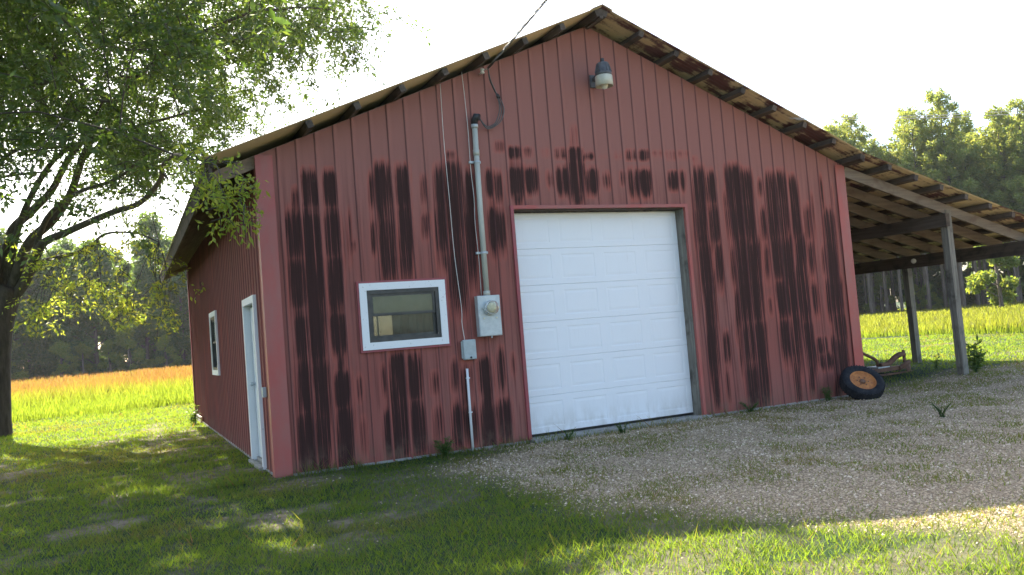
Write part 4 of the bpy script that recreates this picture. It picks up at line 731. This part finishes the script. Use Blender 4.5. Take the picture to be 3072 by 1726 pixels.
# ------------------------------------------------------------------ the big oak left of the barn
oak = empty('oak_tree', (-4.05, 12.6, 0)); tag(oak, 'large leafy oak at left overhanging the barn roof, trunk at photo edge', 'tree')
TR = MB(); trunk_pts = [(-4.30, 12.6, -.2), (-4.28, 12.6, .05), (-4.26, 12.6, .5), (-4.23, 12.6, 1.4), (-4.14, 12.6, 2.4), (-3.98, 12.55, 3.05), (-3.80, 12.4, 3.45)]
TR.tube(curve(trunk_pts, 4), np.interp(np.linspace(0, 1, 25), [0, .06, .14, .3, .6, .85, 1], [.66, .50, .37, .335, .32, .32, .28]), 16); TR.build('trunk', 'bark', oak)
LIMBS = [
 ([(-3.95, 12.5, 2.95), (-3.54, 12.2, 3.42), (-3.23, 11.6, 3.93), (-2.99, 11.0, 4.22), (-2.51, 10.4, 4.36), (-1.59, 9.0, 4.55), (-1.09, 7.6, 4.50), (-.80, 5.5, 4.52), (-.85, 3.6, 4.35), (-.80, 1.5, 4.05), (-.78, -.2, 3.62)], .17, .02),
 ([(-3.60, 12.25, 3.40), (-3.25, 11.8, 3.76), (-3.04, 11.4, 3.86), (-2.47, 10.6, 3.9), (-2.11, 10.0, 3.92), (-1.75, 9.0, 4.10), (-1.2, 8.2, 4.0), (-.8, 7.4, 3.7)], .10, .015),
 ([(-3.80, 12.4, 3.30), (-3.37, 11.8, 4.29), (-2.81, 11.0, 4.70), (-2.39, 10.0, 5.10), (-2.05, 8.5, 5.6), (-1.6, 7.3, 6.2), (-.6, 6, 6.9), (.6, 5.2, 7.4), (1.6, 5, 7.6)], .16, .025),
 ([(-3.95, 12.5, 3.2), (-3.75, 12.0, 4.5), (-3.24, 11.5, 5.0), (-2.78, 11.0, 5.4), (-2.3, 10.0, 6.0), (-1.2, 9.4, 7.2), (.4, 9.0, 8.2), (2.2, 9.0, 8.8), (3.4, 9, 9.1)], .15, .025),
 ([(-4.0, 12.55, 3.2), (-4.1, 11.5, 4.6), (-3.9, 10.2, 5.9), (-3.4, 8.6, 6.8), (-2.6, 7.0, 6.6), (-2.1, 5.6, 6.3), (-1.7, 4.4, 5.6), (-1.5, 3.2, 5.2)], .15, .02),
 ([(-3.9, 12.5, 3.3), (-3.55, 11.7, 4.6), (-3.0, 10.6, 5.5), (-2.4, 9.3, 5.9), (-1.5, 8.2, 6.0), (-.6, 7.4, 6.1), (.4, 6.8, 6.3)], .11, .02),
 ([(-3.3, 11.75, 3.85), (-2.9, 10.7, 4.7), (-2.2, 9.2, 5.0), (-1.5, 7.6, 4.95), (-1.1, 6.0, 5.0), (-.9, 4.2, 5.0)], .09, .015),
 ([(-4.0, 12.5, 3.4), (-3.95, 11.0, 5.0), (-3.6, 9.4, 5.6), (-3.0, 7.8, 5.6), (-2.4, 6.4, 5.3), (-2.0, 5.0, 4.9)], .10, .015),
 ([(-4.1, 12.6, 3.2), (-5.0, 11.6, 4.9), (-5.6, 9.5, 6.6), (-5.8, 7, 7.6), (-5.6, 4, 8.2), (-5, 1.5, 8.2)], .17, .03),
 ([(-4.1, 12.6, 3.2), (-5.2, 13.2, 4.8), (-7.2, 13.2, 6.4), (-9.4, 12.2, 7.6), (-11, 11, 8)], .15, .03),
 ([(-4.0, 12.6, 3.2), (-4.2, 12.8, 5.5), (-4.0, 12.4, 8), (-3.4, 11.5, 10.2), (-3, 10.5, 12)], .20, .03),
]
limb_pts = []
for pts, r0, r1 in LIMBS:
    c_ = curve(pts, 5); b = MB(); rr = .82*np.linspace(r0**.6, r1**.6, len(c_))**(1/.6); b.tube(c_, rr, 9)
    b.build('limb', 'bark', oak)
    for i, q in enumerate(c_):
        if i > len(c_)*.25: limb_pts.append((*q, rr[i]))
limb_pts = np.array(limb_pts)
crown = Cloud(); tw = MB()
def spray(center, r, n_tw, n_leaf, L, young=False, root=None):
    global limb_pts
    center = np.array(center, float)
    if root is None:
        d = np.linalg.norm(limb_pts[:, :3]-center, axis=1) + .8*np.maximum(limb_pts[:, 2]-center[2], 0); root = limb_pts[np.argmin(d)]
    a = root[:3]; mid = (a+center)/2+np.array((0, 0, .12*np.linalg.norm(center-a)))+RNG.normal(0, .15, 3)
    cc = curve([tuple(a), tuple(mid), tuple(center)], 4); r0 = min(max(root[3]*.6, .012), .045) if len(root) > 3 else .02
    if young: r0 = .007
    rr_ = np.linspace(r0, min(.010, r0*.7), len(cc)); tw.tube(cc, list(rr_), 5, False)
    if not young: limb_pts = np.concatenate([limb_pts, np.column_stack([np.array(cc)[2:], rr_[2:]])])
    dirs = rdir(n_tw); dirs[:, 2] = dirs[:, 2]*.7-.05; out = unit(center[None]-a[None]); dirs = unit(dirs+out*.25)
    for d in dirs:
        ln = r*RNG.uniform(.55, 1.0); st = center+RNG.normal(0, .38, 3)*r
        bend = np.array((0, 0, -.28*ln)); tip = st+d*ln+bend; mid = st+d*ln*.5+RNG.normal(0, .04, 3)
        tw.tube([tuple(st), tuple(mid), tuple(tip)], [.008, .006, .003], 3, False)
        t = RNG.uniform(.12, 1.05, n_leaf); P = np.where((t < .5)[:, None], st+(mid-st)*(t*2)[:, None], mid+(tip-mid)*((t-.5)*2)[:, None]) + RNG.normal(0, .055, (n_leaf, 3))
        ld = unit(unit((tip-st)[None])*.7 + rdir(n_leaf)*.9 + np.array((0, 0, -.15)))
        crown.add(*leaves(P, ld, L*RNG.uniform(.7, 1.25, n_leaf), L*.36*RNG.uniform(.8, 1.3, n_leaf), np.clip(RNG.random(n_leaf)*.85+(.1 if young else 0), 0, 1)))
def by_trunk(L): return sorted(L, key=lambda q: (q[0]+3.9)**2+(q[1]-12)**2+(q[2]-4)**2)
for (x, y, z, r) in by_trunk(LOBES_IN): spray((x, y, z), r*1.1, 21, 52, .11)
for (x, y, z, r) in by_trunk(LOBES_OUT): spray((x, y, z), r*1.25, 13, 42, .19)  # oak crown beyond view, many lobes put in to shade the left foreground
crown_o = link('crown', crown.mesh('crown'), 'oak_leaf', oak)
crown = Cloud()
LOW = [(-2.85, 10.5, 2.95), (-1.6, 9.0, 2.75), (-.98, 8.0, 2.75), (-.85, 7.5, 2.9), (-2.03, 9.0, 2.45), (-1.13, 8.0, 3.4), (-3.13, 10.5, 2.8), (-2.4, 9.8, 3.3), (-1.9, 8.6, 3.2), (-2.6, 10.2, 3.6), (-1.4, 8.4, 3.8), (-3.3, 10.9, 3.3), (-1.0, 7.2, 3.5), (-2.2, 9.2, 2.9), (-1.7, 8.0, 2.6), (-2.9, 9.9, 2.5), (-3.4, 11.2, 4.0), (-1.3, 7.4, 4.1), (-2.0, 9.4, 3.6), (-3.0, 9.5, 3.4), (-1.5, 9.6, 3.3), (-.95, 6.6, 4.0), (-2.5, 8.8, 3.7)]
for q in LOW+LOW[:10]: spray(tuple(np.array(q)+RNG.normal(0, .22, 3)), RNG.uniform(.30, .55), 5, 14, .10, True)
HANG = [((-.70, -.55, 3.42), .26), ((-.60, -.80, 3.22), .30), ((-.45, -1.0, 3.02), .26), ((-.34, -1.05, 2.92), .24), ((-.72, -.3, 3.55), .25), ((-.52, -.85, 3.1), .3)]
rt = np.array((-.78, -.2, 3.62, .02))
for q, r in HANG: spray(q, r, 8, 16, .085, True, rt)
link('young_foliage', crown.mesh('young_foliage'), 'oak_leaf_young', oak)
tw.build('twigs', 'bark', oak); rebase(oak)

# ------------------------------------------------------------------ woods: a few trees of each kind, copied as individuals
def copy_tree(root, loc, rz_, sc, label):
    r = root.copy(); COL.objects.link(r); r.location = loc; r.rotation_euler = (0, 0, rz_); r.scale = (sc, sc, sc*RNG.uniform(.95, 1.06)); r['label'] = label
    for ch in root.children:
        c2 = ch.copy(); COL.objects.link(c2); c2.parent = r
    return r
def hardwood(H, R_, n_l, base, mat, name, ls=.46, per=300):
    root = empty(name); b = MB(); ax = RNG.normal(0, .25, 2)
    tp = curve([(0, 0, -.3), (ax[0]*.3, ax[1]*.3, H*.3), (ax[0], ax[1], H*.62), (ax[0]*1.3, ax[1]*1.3, H*.9)], 5); b.tube(tp, list(np.linspace(.24, .04, len(tp))), 8)
    cl = Cloud(); tpa = np.array(tp)
    for i in range(n_l):
        t = RNG.random(); z = H*(base+(1-base)*t); rad = R_*min(1.0, (1-t)**.55*1.15)*(.72+.28*min(1, t*4))*RNG.uniform(.25, 1.0) if t < .97 else .2
        a = RNG.uniform(0, 6.283); c_ = np.array((math.cos(a)*rad+ax[0]*t, math.sin(a)*rad+ax[1]*t, z)); lr = RNG.uniform(.7, 1.25)*R_*.30
        k = np.argmin(np.abs(tpa[:, 2]-(z-rad*.5))); b.tube([tuple(tpa[k]), tuple((tpa[k]+c_)/2+np.array((0, 0, .1))), tuple(c_)], [.07, .045, .02], 4, False)
        P = c_ + rdir(per)*(RNG.random(per)**.45)[:, None]*lr*np.array((1, 1, .72)); d = unit(rdir(per)+np.array((0, 0, -.2)))
        cl.add(*leaves(P, d, ls*RNG.uniform(.6, 1.3, per), ls*.62*RNG.uniform(.6, 1.2, per), RNG.random(per)))
    b.build('trunk', 'pine_bark', root); link('crown', cl.mesh('crown'), mat, root); return root
def pine(H, R_, base, mat, name, per=34):
    root = empty(name); b = MB(); ax = RNG.normal(0, .2, 2)
    tp = curve([(0, 0, -.3), (ax[0]*.2, ax[1]*.2, H*.35), (ax[0]*.6, ax[1]*.6, H*.7), (ax[0], ax[1], H)], 5); b.tube(tp, list(np.linspace(.19, .03, len(tp))), 8)
    cl = Cloud(); z = H*base; tpa = np.array(tp)
    for i in range(5):   # dead stubs below the crown
        zz_ = H*RNG.uniform(.2, base); a = RNG.uniform(0, 6.28); k = np.argmin(np.abs(tpa[:, 2]-zz_)); b.tube([tuple(tpa[k]), tuple(tpa[k]+np.array((math.cos(a), math.sin(a), -.1))*RNG.uniform(.5, 1.3))], [.03, .012], 4, False)
    while z < H*.985:
        t = (z-H*base)/(H*(1-base)); nb = RNG.integers(3, 6); a0 = RNG.uniform(0, 6.28); k = np.array([np.interp(z, tpa[:, 2], tpa[:, q]) for q in (0, 1)])
        for j in range(nb):
            a = a0+j*6.283/nb+RNG.normal(0, .25); ln = R_*(1-t)**.8*RNG.uniform(.55, 1.1)*min(1, .45+t*3)+.25
            d = np.array((math.cos(a), math.sin(a), .12+.45*t)); s0 = np.array((k[0], k[1], z)); s1 = s0+d*ln
            b.tube([tuple(s0), tuple(s1)], [.035*(1-t)+.012, .01], 4, False)
            ncl = max(2, int(ln*3.2))
            for q in range(ncl):
                u = .30+.75*(q+RNG.random())/ncl; c_ = s0+d*ln*u+RNG.normal(0, .16, 3); n2 = per
                dd = unit(rdir(n2)+d*.55+np.array((0, 0, .25))); P = c_+rdir(n2)*(.30*RNG.random(n2)**.5)[:, None]
                cl.add(*leaves(P, dd, .36*RNG.uniform(.6, 1.2, n2), .11*RNG.uniform(.7, 1.3, n2), RNG.random(n2), .05))
        z += RNG.uniform(.38, .62)
    b.build('trunk', 'pine_bark', root); link('crown', cl.mesh('crown'), mat, root); return root
hw = [hardwood(16.5, 3.9, 50, .03, 'forest_leaf', 'woodland_tree'), hardwood(14.5, 3.6, 44, .03, 'forest_leaf', 'woodland_tree'), hardwood(13.5, 3.7, 42, .05, 'forest_leaf', 'woodland_tree')]
hl = [hardwood(9, 2.6, 22, .12, 'forest_leaf_light', 'roadside_tree'), hardwood(5, 1.9, 14, .02, 'forest_leaf_light', 'young_tree', .28, 260)]
pn = [pine(18.5, 3.9, .40, 'pine_needle', 'pine_tree'), pine(17.5, 3.6, .46, 'pine_needle', 'pine_tree'), pine(19, 4.2, .36, 'pine_needle', 'pine_tree')]
used = set()
def plant(protos, i, x, y, rz_, sc, label, cat, group):
    src = protos[i]
    if id(src) not in used:
        used.add(id(src)); o = src; o.location = (x, y, float(h_ground(x, y))-.05); o.rotation_euler = (0, 0, rz_); o.scale = (sc,)*3; tag(o, label, cat, group); return o
    o = copy_tree(src, (x, y, float(h_ground(x, y))-.05), rz_, sc, label); tag(o, label, cat, group); return o
WL = 'dense dark woodland tree in the far wood behind the meadow on the left'
k = 0
for row, (yy, n, x0, x1) in enumerate(((88, 17, -36, 22), (92, 16, -37, 23), (96.5, 15, -38, 24))):
    for i in range(n):
        x = x0+(x1-x0)*(i+RNG.uniform(.15, .85))/n; plant(hw, int(RNG.integers(0, 3)), x, yy+RNG.uniform(-2, 2), RNG.uniform(0, 6.28), RNG.uniform(.88, 1.04), WL, 'tree', 'trees of the far left wood')
for i in range(22):
    x = -36+58*(i+RNG.random())/22; plant(hl, 1, x, 84+RNG.uniform(-1.5, 1.5), RNG.uniform(0, 6.28), RNG.uniform(.7, 1.15), 'low leafy sapling at the foot of the far left wood', 'sapling', 'saplings along the far left wood')
# pine wood on the right: the edge runs from (44,84) to (88,18)
ea, eb = np.array((47.0, 74.0)), np.array((86.0, 22.0)); ed = (eb-ea)/np.linalg.norm(eb-ea); en = np.array((-ed[1], ed[0]))*1.0
if en @ np.array((1, 1)) < 0: en = -en
for row in range(4):
    n = 25
    for i in range(n):
        t = (i+RNG.uniform(.1, .9))/n; p_ = ea+(eb-ea)*t+en*(row*3.0+RNG.uniform(-1.1, 1.1))
        plant(pn, int(RNG.integers(0, 3)), p_[0], p_[1], RNG.uniform(0, 6.28), RNG.uniform(.80, 1.08), 'tall pine with bare trunk in the wood right of the barn', 'tree', 'pines of the right wood')
for i in range(34):
    t = (i+RNG.random())/34; p_ = ea+(eb-ea)*t+en*RNG.uniform(1, 15); plant(hl, 1, p_[0], p_[1], RNG.uniform(0, 6.28), RNG.uniform(.55, 1.05), 'light green sapling among the pine trunks right of the barn', 'sapling', 'saplings under the right pines')
for i in range(30):
    p_ = ea+(eb-ea)*((i+RNG.random())/30)+en*RNG.uniform(10, 18); plant(hw, int(RNG.integers(0, 3)), p_[0], p_[1], RNG.uniform(0, 6.28), RNG.uniform(.7, .95), 'dark leafy tree deep behind the pines right of the barn', 'tree', 'dark trees behind the right pines')
plant(hl, 0, 57.0, 30.6, 1.0, .72, 'light green leafy tree at right edge before the pines', 'tree', None)
# ------------------------------------------------------------------ weeds
def weed(x, y, H, n, lf, lab, name='weed', wdt=.28, spread=.35):
    z = float(h_ground(x, y))-.01; root = empty(name, (x, y, z)); b = MB(); cl = Cloud()
    for i in range(n):
        a = RNG.uniform(0, 6.28); hgt = H*RNG.uniform(.6, 1.05); tip = np.array((math.cos(a)*spread*hgt, math.sin(a)*spread*hgt, hgt)); st = np.array((RNG.normal(0, .02), RNG.normal(0, .02), 0))
        mid = (st+tip)/2-np.array((tip[0], tip[1], 0))*.15; b.tube([tuple(st), tuple(mid), tuple(tip)], [.006, .005, .003], 4, False)
        m_ = int(lf*RNG.uniform(.8, 1.2)); t = RNG.uniform(.2, 1.0, m_); P = st+(tip-st)*t[:, None]; d = unit(rdir(m_)*np.array((1, 1, .5))+np.array((0, 0, .25)))
        L = H*.30*RNG.uniform(.6, 1.2, m_); cl.add(*leaves(P, d, L, L*wdt, RNG.random(m_)))
    b.build('stem', 'weed_leaf', root); link('leaves', cl.mesh('leaves'), 'weed_leaf', root); tag(root, lab, 'weed'); return root
weed(12.87, .62, .48, 5, 15, 'tall upright weed standing right of the lean-to post')
weed(11.95, .02, .42, 12, 16, 'dense green weed clump at the foot of the near lean-to post')
weed(12.33, 1.15, .30, 4, 10, 'small thin weed between the two lean-to posts')
weed(11.45, 2.3, .50, 5, 12, 'broad-leaved weed growing behind the rusty implement', wdt=.36, spread=.6)
weed(8.27, -.14, .22, 12, 12, 'grassy weed tuft at the wall beside the spare wheel', wdt=.14)
weed(1.95, -.18, .24, 20, 14, 'dark green weed clump at the wall below the front window', wdt=.16, spread=.6)
weed(6.75, -.13, .16, 14, 10, 'low weed strip at the wall right of the overhead door', wdt=.14, spread=.9)
weed(4.35, -.42, .17, 9, 9, 'grass tuft in the gravel before the overhead door', wdt=.1, spread=.6)
weed(3.62, -.30, .15, 8, 9, 'short grass tuft at left corner of the overhead door', wdt=.1, spread=.6)
weed(.0-.22, 9.6, .40, 8, 12, 'green weed at the foot of the side wall near its far corner')
weed(7.3, -2.9, .20, 9, 9, 'pale green weed tuft standing in the gravel at right', wdt=.10, spread=.6)
b = MB(); b.tube(curve([(-2.95, -.95, .03), (-2.80, -1.0, .07), (-2.66, -1.02, .06), (-2.58, -1.10, .02)], 4), .028, 7); b.tube([(-2.80, -1.0, .07), (-2.72, -.93, .13)], .016, 6)
tag(b.build('fallen_branch', 'stick'), 'short broken branch lying in the grass at lower left', 'branch')

# ------------------------------------------------------------------ thin haze volume added over the scene, standing in for veiling glare
hz = MB(); hz.box(-90, 130, -40, 135, -1.6, 26)
m = bpy.data.materials.new('glare_haze'); m.use_nodes = True; nt = m.node_tree; nt.nodes.clear()
ho = nt.nodes.new('ShaderNodeOutputMaterial'); hv = nt.nodes.new('ShaderNodeVolumePrincipled')
hv.inputs['Color'].default_value = (.93, .96, 1.0, 1); hv.inputs['Density'].default_value = .0002; hv.inputs['Anisotropy'].default_value = .45
nt.links.new(hv.outputs[0], ho.inputs['Volume']); M['glare_haze'] = m
tag(hz.build('haze', 'glare_haze'), kind='stuff')
